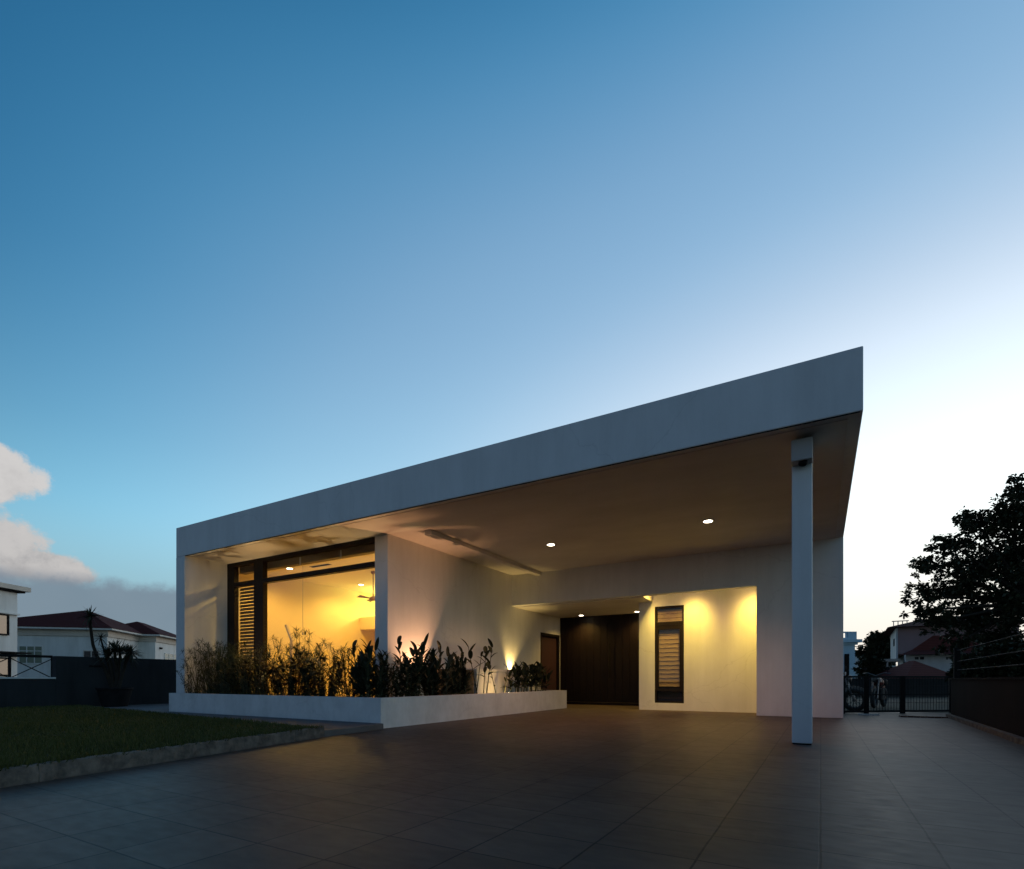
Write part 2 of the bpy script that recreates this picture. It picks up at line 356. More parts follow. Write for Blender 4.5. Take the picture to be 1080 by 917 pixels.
bx('bulkhead', 'plaster', house, (WX1, -1.24, 12.9, 13.1, 2.885, ZS+0.003))
bx('wall', 'plaster', house, (-1.24, XR-0.002, 12.895, 20.9, 0.0, ZS+0.003), bevel=0.006)
YW = 13.95
wx0, wx1, wz0, wz1 = -3.79, -3.04, 0.19, 2.72
bx('wall', 'plaster', house, (-4.21, wx0, YW, 14.15, 0, ZS), (wx0, wx1, YW, 14.15, 0, wz0), (wx0, wx1, YW, 14.15, wz1, ZS), (wx1, -1.24, YW, 14.15, 0, ZS),
   (-4.21, -4.05, 14.15, 16.12, 0, 2.86))
bx('porch_ceiling', 'soffit', house, (WX1, -3.84, 13.1, YW, 2.86, 2.94), (WX1, -4.21, YW, 16.12, 2.86, 2.94))
bx('slot_ceiling', 'soffit', house, (-3.84, -1.24, 13.1, YW, 3.42, 3.5))
bx('slot_side', 'soffit', house, (-3.87, -3.84, 13.1, YW, 2.945, 3.42))
bx('back_wall', 'plaster', house, (XL+0.37, -1.24, 20.7, 20.9, 0, ZS))
# main door: two dark timber leaves
door = bx('front_door', 'door', house, (-7.55, -5.905, 16.12, 16.2, 0.085, 2.86), (-5.895, -4.21, 16.12, 16.2, 0.085, 2.86))
mb = MB()
for x in [-7.55+0.2387*i for i in range(1, 14)]:
    if abs(x+5.9) > 0.05: mb.box(x-0.006, x+0.006, 16.112, 16.12, 0.1, 2.85)
mb.build('board_strip', 'door', door)
mb = MB(); mb.tube([(-5.80,16.06,0.85),(-5.80,16.06,1.95)], 0.016); mb.bar((-5.80,16.06,1.0),(-5.80,16.12,1.0), 0.02); mb.bar((-5.80,16.06,1.8),(-5.80,16.12,1.8), 0.02)
mb.build('handle', 'black', door)
bx('doorstep', 'door', house, (-7.54, -4.215, 15.75, 16.11, 0.0, 0.08), bevel=0.006)
sd = bx('side_door', 'sidedoor', house, (-7.70, -7.645, 14.76, 16.02, 0.06, 2.20))
bx('door_frame', 'frame', sd, (-7.72, -7.56, 14.68, 14.76, 0.0, 2.28), (-7.72, -7.56, 16.02, 16.10, 0.0, 2.28), (-7.72, -7.56, 14.76, 16.02, 2.20, 2.28))
MB().tube([(-7.60,14.84,1.0),(-7.60,14.96,1.0)], 0.012).bar((-7.60,14.85,1.0),(-7.645,14.85,1.0), 0.02).build('handle', 'steel', sd)
# column
bx('column', 'plaster', house, (-0.315, -0.095, 7.43, 7.75, 0.014, ZS+0.003), bevel=0.008)
bx('base_joint', 'black', house, (-0.308, -0.102, 7.437, 7.743, 0.0, 0.0135))
# ---- narrow louvred window of the lit wall
def window(name, parent): return None
w = bx('window', 'frame', house, (wx0, wx0+0.045, 13.965, 14.09, wz0, wz1), (wx1-0.045, wx1, 13.965, 14.09, wz0, wz1), (wx0+0.045, wx1-0.045, 13.965, 14.09, wz1-0.05, wz1),
       (wx0+0.045, wx1-0.045, 13.965, 14.09, wz0, wz0+0.045), (wx0+0.045, wx1-0.045, 13.965, 14.09, 2.22, 2.31), (wx0+0.045, wx1-0.045, 13.965, 14.09, 0.50, 0.57),
       (wx0+0.045, wx0+0.085, 13.975, 14.08, 0.57, 2.22), (wx1-0.115, wx1-0.045, 13.975, 14.08, 0.57, 2.22), (wx0+0.085, wx1-0.115, 13.975, 14.08, 2.11, 2.22))
tag(w, 'tall narrow window with timber blind in lit yellow wall')
bx('pane', 'glass', w, (wx0+0.046, wx1-0.046, 14.02, 14.026, 2.311, wz1-0.051), (wx0+0.086, wx1-0.116, 14.02, 14.026, 0.571, 2.109), (wx0+0.046, wx1-0.046, 14.02, 14.026, wz0+0.046, 0.499))
mb = MB()
for i in range(18):                       # wavy roman blind drops
    z = 0.62+i*0.1125
    if z > 2.62: break
    x0, x1 = wx0+0.05, wx1-0.05; n = 10; dip = [random.uniform(-0.006, 0.006) for _ in range(n+1)]
    vs = []
    for q in range(n+1):
        x = x0+(x1-x0)*q/n; s_ = 0.006*math.sin(q*1.3+i)
        vs += [(x,14.050,z+dip[q]),(x,14.058,z+0.04+dip[q]),(x,14.062,z+0.104)]
    fs = [(q*3+a, (q+1)*3+a, (q+1)*3+a+1, q*3+a+1) for q in range(n) for a in range(2)]
    mb.add(vs, fs)
mb.build('blind', 'blind', w)
bx('shelf', 'darkblind', w, (wx0+0.046, wx1-0.046, 14.06, 14.14, 0.30, 0.33))
bx('backing', 'darkblind', w, (wx0-0.03, wx1+0.03, 14.152, 14.17, wz0-0.03, wz1+0.03))
# ---- large living room window
YG = 8.0
FX0, FX1, FX2, FX3, FX4 = -13.10, -12.80, -12.00, -11.64, -7.90
fz0, fz1, t0, t1 = 0.14, 3.655, 3.135, 3.245
W = bx('window', 'frame', house, (FX0, FX1, YG, YG+0.12, 0.1, ZS), (FX2, FX3, YG, YG+0.12, 0.1, fz1), (FX1, FX4, YG, YG+0.12, fz1, ZS), (FX1, FX2, YG, YG+0.12, t0, t1), (FX3, FX4, YG, YG+0.12, t0, t1),
       (FX1, FX2, YG, YG+0.12, 0.1, fz0), (FX3, FX4, YG, YG+0.12, 0.1, fz0), (FX4-0.035, FX4, YG+0.005, YG+0.115, fz0, t0), (FX4-0.035, FX4, YG+0.005, YG+0.115, t1, fz1),
       (FX3, FX4-0.035, YG-0.025, YG-0.002, t0+0.03, t1-0.03))
tag(W, 'wide dark framed living room window glowing yellow')
bx('pane', 'glass', W, (FX1+.001, FX2-.001, YG+0.055, YG+0.063, t1+.001, fz1-.001), (FX1+.001, FX2-.001, YG+0.055, YG+0.063, fz0+.001, t0-.001), (FX3+.001, FX4-.036, YG+0.055, YG+0.063, t1+.001, fz1-.001), (FX3+.001, FX4-.036, YG+0.055, YG+0.063, fz0+.001, t0-.001))
mb = MB(); z = 0.25
while z < 3.1:
    mb.add([(FX1-0.02,YG+0.16,z),(FX2+0.02,YG+0.16,z),(FX2+0.02,YG+0.18,z+0.072),(FX1-0.02,YG+0.18,z+0.072)], [(0,1,2,3)]); z += 0.085
mb.build('blind', 'darkblind', W)
bx('pelmet', 'darkblind', W, (FX1, FX4-0.03, YG+0.14, YG+0.30, 3.50, 3.672), bevel=0.004)
for x in (-10.45, -9.1): bx('bracket', 'trim', W, (x-0.02, x+0.02, YG+0.125, YG+0.139, 3.46, 3.64))
bx('blind_cord', 'trim', W, (-10.452, -10.445, YG+0.2, YG+0.207, 1.9, 3.5), (-10.464, -10.433, YG+0.19, YG+0.217, 1.84, 1.9))
bx('window_sill', 'plaster', house, (FX0, WX0, 7.96, 8.16, 0, 0.098))
# ---- the room behind
bx('room_floor', 'pale', house, (XL+0.37, WX0, 8.16, 14.0, 0.0, 0.1))
bx('room_ceiling', 'roomceil', house, (XL+0.37, WX0, YG+0.121, 13.5, 3.675, 3.745))
bx('room_wall', 'room', house, (XL+0.37, WX0, 13.4, 13.5, 0.1, 3.675), (XL+0.371, XL+0.38, YG+0.33, 13.4, 0.1, 3.674), (WX0-0.01, WX0-0.001, YG+0.13, 13.4, 0.1, 3.674))
led = bx('ledge', 'room', house, (XL+0.381, -11.0, 12.5, 13.4, 2.44, 2.84))
MB().tube([(XL+0.6,13.1,2.90),(-11.2,13.1,2.90)], 0.02).build('cove_tube', 'cove', led)
bx('ceiling_vent', 'black', house, *[(-11.25, -10.55, 9.02+k*0.045, 9.05+k*0.045, 3.668, 3.674) for k in range(3)])
def downlight(x, y, z, r=0.055):
    d = MB().lathe((x,y,z-0.011), [(r*1.35,0.0),(r*1.35,0.010),(r,0.010),(r*0.98,0.002)], 20).build('downlight', 'trim', house)
    MB().lathe((x,y,z-0.0135), [(r*0.94,0.0),(r*0.94,0.002)], 20).build('diffuser', 'lamp', d)
    return d
AMBER = (1.0, 0.60, 0.13); WARM = (1.0, 0.47, 0.21); COVE = (0.93, 1.0, 0.30); YEL = (1.0, 0.70, 0.08)
for x, y, e in ((-11.85, 8.9, 70), (-12.0, 11.5, 70), (-9.2, 9.4, 70), (-9.2, 11.8, 60)):
    downlight(x, y, 3.675, 0.075); lamp('room_lamp', 'SPOT', (x, y, 3.63), e*1.4, AMBER, 0.08, (x, y, 0), 165, 0.6)
for x, y, e in ((-5.08, 10.38, 88), (-1.81, 10.31, 88)):
    downlight(x, y, ZS-0.004, .085); lamp('carport_lamp', 'SPOT', (x, y, ZS-0.04), e, WARM, 0.05, (x, y, 0), 130, 0.9)
for x, y, e in ((-6.62, 15.72, 55), (-4.80, 15.72, 55)):
    downlight(x, y, 2.86, .075); lamp('porch_lamp', 'SPOT', (x, y, 2.83), e, AMBER, 0.05, (x, y, 0), 140, 0.9)
for x, y, z, tx, tz, e in ((-3.66, 13.25, 3.42, -4.10, 1.85, 70), (-2.72, 13.25, 3.42, -2.82, 2.10, 95), (-1.42, 13.25, 3.42, -1.36, 2.10, 95)):
    downlight(x, y, z)
    lamp('wall_washer_lamp', 'SPOT', (x, y, z-0.04), e*1.65, YEL, 0.20, (tx, YW, tz-.05), 62, 1.0)
    lamp('wall_flood_lamp', 'SPOT', (x, y, z-0.05), e*.55, (1.0,.53,.18), 0.2, (tx, YW, tz-.9), 100, 1.0)
lamp('cove_lamp', 'POINT', (-12.0, 12.85, 3.02), 30, COVE, 0.06)

# floodlight box at the column head
fb = empty('floodlight', (-0.2, 7.3, 3.5), 'small grey box floodlight fixed at the top of the column', 'floodlight')
bx('housing', 'trim', fb, (-0.315, -0.085, 7.24, 7.427, 3.44, 3.70), bevel=0.012)
MB().lathe((-0.19,7.32,3.395), [(0.035,0),(0.05,0.02),(0.05,0.044)], 16).build('lens', 'black', fb, smooth=True)

# interior things
fan = empty('ceiling_fan', (-10.3,10.3,3.675), 'bronze ceiling fan on a long rod behind the living room window', 'fan')
MB().lathe((-10.3,10.3,3.60), [(0.02,0),(0.06,0.03),(0.065,0.07)], 16).build('canopy', 'fanm', fan, smooth=True)
MB().tube([(-10.3,10.3,3.0),(-10.3,10.3,3.62)], 0.013).build('rod', 'fanm', fan)
MB().lathe((-10.3,10.3,2.90), [(0.03,0),(0.10,0.03),(0.11,0.07),(0.03,0.12)], 20).build('motor', 'fanm', fan, smooth=True)
for k in range(3):
    a = 0.5+k*2.094; d = Vector((math.cos(a), math.sin(a), 0)); s_ = Vector((-d.y, d.x, 0))
    c = Vector((-10.3,10.3,2.95)); p = c+d*0.1; q = c+d*0.5
    MB().add([p-s_*0.035,p+s_*0.035,q+s_*0.06+Vector((0,0,.02)),q-s_*0.06-Vector((0,0,.02))]+[v+Vector((0,0,.012)) for v in (p-s_*0.035,p+s_*0.035,q+s_*0.06+Vector((0,0,.02)),q-s_*0.06-Vector((0,0,.02)))],
             [(3,2,1,0),(4,5,6,7),(0,1,5,4),(1,2,6,5),(2,3,7,6),(3,0,4,7)]).build('blade', 'fanm', fan)
# tall pale post with bent head seen behind the big pane
fl = empty('bent_post', (-11.35,8.55,0.1), 'pale post with a bent head standing inside the big window', 'lamp')
bx('base', 'pale', fl, (-11.5,-11.2,8.4,8.7,0.1,0.13))
MB().bar((-11.30,8.55,0.13),(-11.30,8.55,1.78), 0.055).build('post', 'pale', fl)
MB().bar((-11.295,8.55,1.76),(-11.52,8.55,2.16), 0.055).build('head', 'pale', fl)

# ================================================================== PLANTER
pl = empty('planter', (-9.0,6.9,0), 'long low white L shaped planter full of plants in front of the house', 'planter')
mb = MB()
outer = [(-12.6,6.35),(-6.18,6.35),(-6.18,13.63),(-7.545,13.63)]
mb.box(-12.6,-6.18,6.35,6.49,0,0.5); mb.box(-6.32,-6.18,6.49,13.63,0,0.5); mb.box(-7.545,-6.32,13.49,13.63,0,0.5); mb.box(-12.6,-12.46,6.49,6.945,0,0.5)
mb.build('rim_wall', 'planter', pl)
MB().add([(-12.46,6.49,0.40),(-6.32,6.49,0.40),(-6.32,13.49,0.40),(-7.548,13.49,0.40),(-7.548,7.9,0.40),(-12.46,7.9,0.40)], [(0,1,2,3,4,5)]).build('soil', 'soil', pl)
blk = empty('plinth', (-7.25,11.3,0.4), 'low cream masonry plinth lit up between the plants and the wall', 'plinth')
bx('body', 'plaster', blk, (-7.30,-7.02,10.36,12.95,0.38,1.0)); bx('cap', 'plaster', blk, (-7.33,-6.99,10.33,12.98,1.0,1.06), bevel=0.005)
blk2 = MB().box(-7.40,-7.05,9.05,10.30,0.38,1.03).build('plinth', 'darkblind', origin=(-7.2,9.7,0.38), bevel=0.006); tag(blk2, 'low plinth with its shade put into a dark brown colour behind the tall leafy stems beside the cream plinth', 'plinth')  # unlit stretch of the same low wall, its shade given as dark colour
rl = MB().box(-6.62,-6.52,9.2,12.6,0.39,0.425).build('border_strip', 'planter', origin=(-6.57,10.9,0.39), bevel=0.004); tag(rl, 'thin pale border strip lying in the planter before the plinths', 'border')

def uplight(x, y, z, aim, e, size, label, col=None):
    u = empty('garden_spotlight', (x,y,0.4), label, 'garden light', 'garden spotlights in the planter')
    d = (Vector(aim)-Vector((x,y,z))).normalized(); c = Vector((x,y,z))
    MB().tube([(x,y,0.38),(x,y,z-0.05)], 0.01).build('stake', 'black', u)
    b = MB().lathe(c-d*0.09, [(0.025,0),(0.045,0.03),(0.05,0.09),(0.044,0.09),(0.04,0.075)], 16, d).build('body', 'black', u, smooth=True)
    MB().lathe(c-d*0.012, [(0.041,0),(0.039,0.016),(0.028,0.032),(0.012,0.040)], 16, d).build('lens', 'gardenlamp', u)
    lamp('garden_beam', 'SPOT', c+d*0.045, e, col or WARM, 0.02, aim, size, 0.9)
uplight(-7.12, 8.85, 0.58, (-7.56, 8.6, 2.1), 95, 88, 'lit garden spotlight among the canna stems near the planter corner')
uplight(-11.5, 7.80, 0.57, (-11.2, 7.5, 3.75), 72, 100, 'lit garden spotlight low in the reeds before the big window', (1.0,.66,.30))
uplight(-9.3, 7.82, 0.57, (-9.0, 7.45, 3.75), 72, 100, 'lit garden spotlight in the bushes under the right end of the window', (1.0,.66,.30))
uplight(-7.42, 12.75, 0.92, (-7.53, 12.85, 1.6), 48, 84, 'lit garden spotlight behind the cream plinth grazing the wall', (1.0, .66, .2))
uplight(-6.44, 10.9, 0.47, (-7.05, 10.95, 0.72), 5, 130, 'lit garden spotlight washing the face of the cream plinth', (1.0, .60, .18))

# ---- plant prototypes (each built at the origin, base at z = 0)
def bend(p, d, L, n=5, droop=0.25):
    d = Vector(d).normalized(); out = []
    for i in range(n+1):
        t = i/n; out.append(Vector(p)+d*L*t+Vector((d.x,d.y,-0.6))*droop*L*t*t*0.5)
    return out
def papyrus(ns, hmin, hmax, spread):
    e = empty('papyrus_plant', (0,0,0), 'x', 'plant', 'papyrus clumps in the planter')
    st = MB(); lf = MB()
    for _ in range(ns):
        a = random.uniform(0, 6.283); r = spread*0.35*random.random()**0.5
        d = Vector((math.cos(a)*random.uniform(0,.36), math.sin(a)*random.uniform(0,.36), 1))
        Lh = random.uniform(hmin, hmax); pts = bend((math.cos(a)*r, math.sin(a)*r, -0.02), d, Lh, 5, random.uniform(0.05, 0.4))
        st.tube(pts, [0.006,0.006,0.005,0.005,0.004,0.003], 5)
        top = pts[-1]; ax = (pts[-1]-pts[-2]).normalized()
        nr = random.randint(26, 38); big = random.uniform(0.15, 0.27)
        for k in range(nr):
            v = (ax*random.uniform(-0.15, 1.0)+Vector((random.gauss(0,1), random.gauss(0,1), random.gauss(0,.5))).normalized()*0.9).normalized()
            lf.leaf(top, v, (0,0,1), big*random.uniform(.6,1.1), 0.011, random.uniform(.1,.5), 2, 0)
        if random.random() < .8:      # grass-like leaves low on the clump
            lf.leaf((math.cos(a)*r, math.sin(a)*r, 0), (math.cos(a), math.sin(a), 1.6), (0,0,1), Lh*random.uniform(.45,.8), 0.018, 0.5, 4, 0.1)
    st.build('stem', 'stalk', e); lf.build('foliage', 'papyrus', e)
    return e
def bush(ns, hmin, hmax, spread, ll, lw):
    e = empty('leafy_shrub', (0,0,0), 'x', 'plant', 'leafy shrubs in the planter')
    st = MB(); lf = MB()
    for _ in range(ns):
        a = random.uniform(0, 6.283); r = spread*0.3*random.random()**0.5
        d = Vector((math.cos(a)*random.uniform(0,.45), math.sin(a)*random.uniform(0,.45), 1))
        Lh = random.uniform(hmin, hmax); pts = bend((math.cos(a)*r, math.sin(a)*r, -0.02), d, Lh, 6, random.uniform(0.05, 0.3))
        st.tube(pts, [0.008,0.007,0.006,0.006,0.005,0.004,0.003], 5)
        nl = int(Lh*27)
        for k in range(nl):
            t = (0.14+0.86*k/nl)*6; i = min(5, int(t)); p = pts[i].lerp(pts[i+1], t-i)
            b = random.uniform(0, 6.283)
            lf.leaf(p, (math.cos(b), math.sin(b), random.uniform(-.2,1.1)), (0,0,1), ll*random.uniform(.6,1.2), lw*random.uniform(.7,1.2), random.uniform(.1,.6), 3)
    st.build('stem', 'stalk', e); lf.build('foliage', 'bush', e)
    return e
def canna(ns, hmin, hmax, spread, ll=0.33, lw=0.10, start=0.15, per=11):
    e = empty('canna_plant', (0,0,0), 'x', 'plant', 'broad leaved canna plants in the planter')
    st = MB(); lf = MB()
    for _ in range(ns):
        a = random.uniform(0, 6.283); r = spread*random.random()**0.5
        d = Vector((math.cos(a)*random.uniform(0,.22), math.sin(a)*random.uniform(0,.22), 1))
        Lh = random.uniform(hmin, hmax); pts = bend((math.cos(a)*r, math.sin(a)*r, -0.02), d, Lh, 6, random.uniform(0, 0.15))
        st.tube(pts, [0.012,0.011,0.010,0.009,0.008,0.007,0.005], 6)
        b = random.uniform(0, 6.283)
        for k in range(per):
            t = (start+(1-start)*k/(per-1))*6; i = min(5, int(t-1e-6)); p = pts[i].lerp(pts[i+1], min(1, t-i))
            b += 2.4+random.uniform(-.5,.5); up = 0.5+1.6*k/per
            lf.leaf(p, (math.cos(b), math.sin(b), up), (0,0,1), ll*random.uniform(.7,1.15), lw*random.uniform(.75,1.2), random.uniform(.05,.45), 6, 0.3)
    st.build('stem', 'stalk', e); lf.build('foliage', 'canna', e)
    return e
protos = {'pap1': papyrus(44, .6, 1.40, .75), 'pap2': papyrus(34, .65, 1.5, .65), 'bush1': bush(24, .6, 1.35, .8, .17, .034), 'bush2': bush(20, .55, 1.2, .85, .22, .06),
          'can1': canna(13, .5, 1.12, .32), 'can2': canna(9, .45, 1.02, .27), 'tall': canna(3, 1.0, 1.25, .1, .36, .12, .45, 6), 'fan': canna(9, .45, .78, .2, .34, .12, .35, 7),
          'thin': canna(2, .7, 1.0, .12, .26, .075, .3, 4)}
used = set()
def place(kind, x, y, s, label, name=None):
    p = protos[kind]
    if kind in used: o = copy_tree(p)
    else: o = p; used.add(kind)
    o.location = (x, y, 0.40); o.rotation_euler.z = random.uniform(0, 6.283); o.scale = (s, s, s*random.uniform(.94, 1.06)); o['label'] = label
    return o
PL = [
 ('pap1',-12.15,6.95,.95,'feathery papyrus clump at the far left end of the planter'),
 ('pap2',-12.05,7.45,.9,'papyrus clump against the left jamb of the big window'),
 ('pap2',-11.65,6.85,1.0,'papyrus clump before the dark window mullion'),
 ('bush1',-11.30,7.6,.85,'narrow leaved shrub rising past the window mullion'),
 ('pap1',-11.1,6.9,.92,'papyrus clump next right of the mullion clump'),
 ('bush1',-10.7,7.2,.95,'narrow leaved shrub under the pale bent post'),
 ('pap2',-10.35,6.85,.95,'papyrus clump in front of the middle of the big window'),
 ('bush2',-10.15,7.5,1.0,'broad leaved shrub close to the glass at mid window'),
 ('bush1',-9.75,6.9,1.0,'narrow leaved shrub at the front rim right of mid window'),
 ('pap2',-9.35,7.15,1.10,'tallest papyrus clump with star tops against the yellow glass'),
 ('bush2',-9.0,6.85,1.12,'broad leaved dark shrub at the front rim under the ledge'),
 ('bush1',-8.7,7.45,1.1,'narrow leaved shrub close to the glass under the ceiling fan'),
 ('pap1',-8.35,7.1,1.02,'papyrus clump before the right end of the big window'),
 ('bush2',-8.05,6.75,1.08,'dense dark shrub at the front rim before the white wall end'),
 ('pap1',-12.35,7.3,.85,'low papyrus clump leaning over the left end of the planter before the white frame'),
 ('bush1',-11.95,7.05,.72,'low dense shrub filling the gap before the dark window jamb'),
 ('bush2',-11.4,7.15,.80,'low broad leaved shrub in front of the narrow blind panel'),
 ('bush2',-10.6,6.75,.85,'low broad leaved shrub at the front rim left of mid window'),
 ('pap1',-9.6,7.55,.98,'papyrus clump close to the glass just right of mid window'),
 ('bush1',-12.3,6.75,.70,'low narrow leaved shrub at the front rim at the left end'),
 ('can1',-7.55,7.45,.98,'dense canna clump against the blue lit wall end'),
 ('bush1',-7.6,7.0,1.0,'narrow leaved shrub before the white wall end'),
 ('can1',-7.15,6.95,1.0,'dense canna clump left of the planter corner'),
 ('can2',-6.75,6.8,.9,'short canna clump right at the planter corner'),
 ('bush1',-7.05,7.35,.85,'narrow leaved shrub between the white wall end and the planter corner'),
 ('bush2',-6.6,7.35,.85,'low broad leaved shrub at the rim just past the planter corner'),
 ('can1',-6.85,7.9,1.12,'tall dense canna clump before the lit corner of the wall'),
 ('can2',-6.55,8.2,.95,'short canna clump at the front rim before the brightest garden spotlight'),
 ('can1',-7.0,9.5,.85,'low canna clump close to the wall left of the dark plinth'),
 ('can2',-6.7,8.5,1.2,'canna clump next to the brightest garden spotlight'),
 ('can1',-6.75,9.15,1.02,'canna clump between the spotlight and the dark plinth'),
 ('thin',-6.7,9.75,1.1,'sparse canna with few bare leaves before the dark plinth'),
 ('tall',-6.72,10.15,1.15,'tallest broad leaved stems standing before the dark plinth'),
 ('thin',-6.7,10.9,.95,'sparse canna before the face of the cream plinth'),
 ('fan',-6.75,11.75,1.05,'dense low dark canna before the right end of the cream plinth'),
 ('fan',-6.8,12.5,1.1,'dense low dark canna past the cream plinth'),
 ('fan',-6.85,13.15,1.08,'dense low dark canna at the door end of the planter'),
]
for a in PL: place(a[0], a[1], a[2], a[3]*(.90 if a[1] < -9.8 else .86 if a[1] < -7.7 else .95), a[4])

# ================================================================== LEFT SIDE
bw = empty('boundary_wall', (-16.9,6.0,0), 'dark slate grey boundary wall on the left with a lower stretch', 'wall')
bx('wall', 'bwall', bw, (-17.0,-16.75,5.75,22.0,0,1.40), bevel=0.008); bx('low_wall', 'bwall', bw, (-17.0,-16.76,-14,5.748,0,0.82))
bx('coping', 'whitewall', bw, (-17.02,-16.74,-14,5.745,0.821,0.86)); bx('letter_slot', 'black', bw, (-16.75,-16.738,6.45,6.75,1.13,1.18))
fr = empty('fence', (-18.3,4.0,0), 'black metal fence with crossed bars above the low wall', 'fence')
mb = MB(); mb.bar((-18.6,-4,1.44),(-18.6,6.3,1.44),0.07); mb.bar((-18.6,-4,0.8),(-18.6,6.3,0.8),0.05); mb.build('rail', 'black', fr)
mb = MB(); pn = MB()
for k in range(12):
    y = 6.3-k*0.9
    pn_ = MB().bar((-18.6,y,0),(-18.6,y,1.42),0.05).build('post', 'black', fr)
    if k: mb.bar((-18.6,y,0.84),(-18.6,y+0.9,1.38),0.022); mb.bar((-18.6,y,1.38),(-18.6,y+0.9,0.84),0.022)
mb.build('cross_bar', 'black', fr)
# yucca in its pot
yu = empty('plant_pot', (-16.12,6.78,0.09), 'dark tapered pot standing by the left boundary wall', 'pot')
MB().lathe((-16.12,6.78,0.09), [(0.27,0),(0.29,0.03),(0.38,0.43),(0.41,0.46),(0.41,0.50),(0.36,0.50),(0.35,0.46)], 28).build('pot', 'pot', yu, smooth=False)
MB().lathe((-16.12,6.78,0.53), [(0.35,0),(0.1,0.02)], 20).build('soil', 'soil', yu)
yt = empty('yucca', (-16.12,6.78,0.54), 'spiky yucca with long curved trunks growing from the dark pot', 'plant')
tr = MB(); yl = MB()
def rosette(c, r, n):
    for _ in range(n):
        d = Vector((random.gauss(0,1), random.gauss(0,1), random.gauss(.5,.7))).normalized()
        yl.leaf(c, d, (0,0,1), r*random.uniform(.7,1.1), 0.038, random.uniform(0,.45), 4, .3)
def site(l, f, z): return Vector((Rv.x*l+Fv.x*f, Rv.y*l+Fv.y*f, z))
def px(u, v, t): return site((u-540)/558*t, t, H+(717-v)/558*t)
T = 14.0
for pts, rr, n, r0 in (([(120,735),(115,716),(109,702),(102,692),(98,680),(96,665),(95,650)], .26, 70, .05), ([(121,735),(119,715),(117,702),(114,692)], .36, 60, .045),
                   ([(122,735),(123,712),(122,698),(121,686)], .36, 70, .045), ([(123,735),(128,715),(132,702),(135,690)], .36, 70, .045), ([(122,735),(125,708),(127,688)], .34, 55, .04), ([(119,735),(115,705),(110,687),(106,673)], .22, 24, .03), ([(122,735),(130,708),(138,689)], .30, 40, .03)):
    P3 = [px(u, v, T+random.uniform(-.12,.12)) for u, v in pts]
    tr.tube(P3, [r0*(1-.4*i/len(P3)) for i in range(len(P3))], 7); rosette(P3[-1], rr*1.2, int(n*1.25))
tr.build('trunk', 'bark', yt, smooth=True); yl.build('foliage', 'yucca', yt)

# ---- white modern neighbour at the far left
n1 = empty('neighbour_house', tuple(site(-26,22,0)), 'white two storey house with flat overhanging roof at the left edge', 'house')
bx('wall', 'whitewall', n1, (-36,-24.3,12,26.0,0,5.06), xf=SITE, bevel=0.02)
bx('roof', 'creamtrim', n1, (-36.6,-23.95,11.5,26.35,5.14,5.36), xf=SITE); bx('fascia', 'black', n1, (-36.3,-24.1,11.8,26.2,5.06,5.14), xf=SITE)
for z0, z1, f1 in ((2.93, 3.92, 25.5), (0.98, 1.85, 25.55)):
    wf = MB(SITE); y0, y1 = 22.6, f1
    wf.box(-24.298,-24.22,y0,y1,z0,z0+.06); wf.box(-24.298,-24.22,y0,y1,z1-.06,z1); wf.box(-24.298,-24.22,y0,y0+.06,z0+.06,z1-.06); wf.box(-24.298,-24.22,y1-.06,y1,z0+.06,z1-.06); wf.box(-24.298,-24.23,24.1,24.16,z0+.06,z1-.06)
    wf = wf.build('window', 'black', n1); bx('pane', 'brownglass', wf, (-24.297,-24.26,y0+.06,y1-.06,z0+.06,z1-.06), xf=SITE)
for b_ in ((-24.3,-24.12,22.0,25.99,1.93,2.03), (-24.3,-24.16,22.0,25.99,3.95,4.02)): bx('window_ledge', 'whitewall', n1, b_, xf=SITE)
bx('canopy', 'black', n1, (-24.3,-23.6,20.0,26.0,2.05,2.12), xf=SITE)

# ---- cream house with the dark red hipped roof
A = Vector((.97,.24,0)).normalized(); B = Vector((-A.y, A.x, 0))
X2 = SITE @ Matrix(((A.x, B.x, 0, -30.6), (A.y, B.y, 0, 40.0), (0,0,1,0), (0,0,0,1)))
n2 = empty('bungalow', tuple(X2 @ Vector((-2,5,0))), 'cream house with dark red hipped tile roof behind the slate wall', 'house')
ZE = 4.60
bx('wall', 'whitewall', n2, (-9,0,0,9,0,ZE-.55), (-1,1.3,5.2,12,0,ZE-.55), xf=X2)
bx('cornice', 'creamtrim', n2, (-9.1,.1,-.1,9.1,ZE-.55,ZE-.08), (-.9,1.4,5.1,12.1,ZE-.549,ZE-.081), xf=X2)
bx('gutter', 'whitewall', n2, (-9.6,.55,-.55,9.6,ZE-.08,ZE+.04), (-.8,1.85,4.65,12.6,ZE-.079,ZE+.039), xf=X2)
def hip(mb, x0, x1, y0, y1, z, ax, ay0, ay1, h):
    mb.add([(x0,y0,z),(x1,y0,z),(x1,y1,z),(x0,y1,z),(ax,ay0,z+h),(ax,ay1,z+h)], [(0,1,4),(1,2,5,4),(2,3,5),(3,0,4,5),(3,2,1,0)])
mb = MB(X2); hip(mb, -9.6,.6,-.6,9.6,ZE+.045,-3.4,4.4,4.8,1.85); hip(mb, -4.1,1.9,4.6,12.7,ZE+.05,-1.1,7.8,9.4,1.35); mb.build('roof', 'roof', n2)
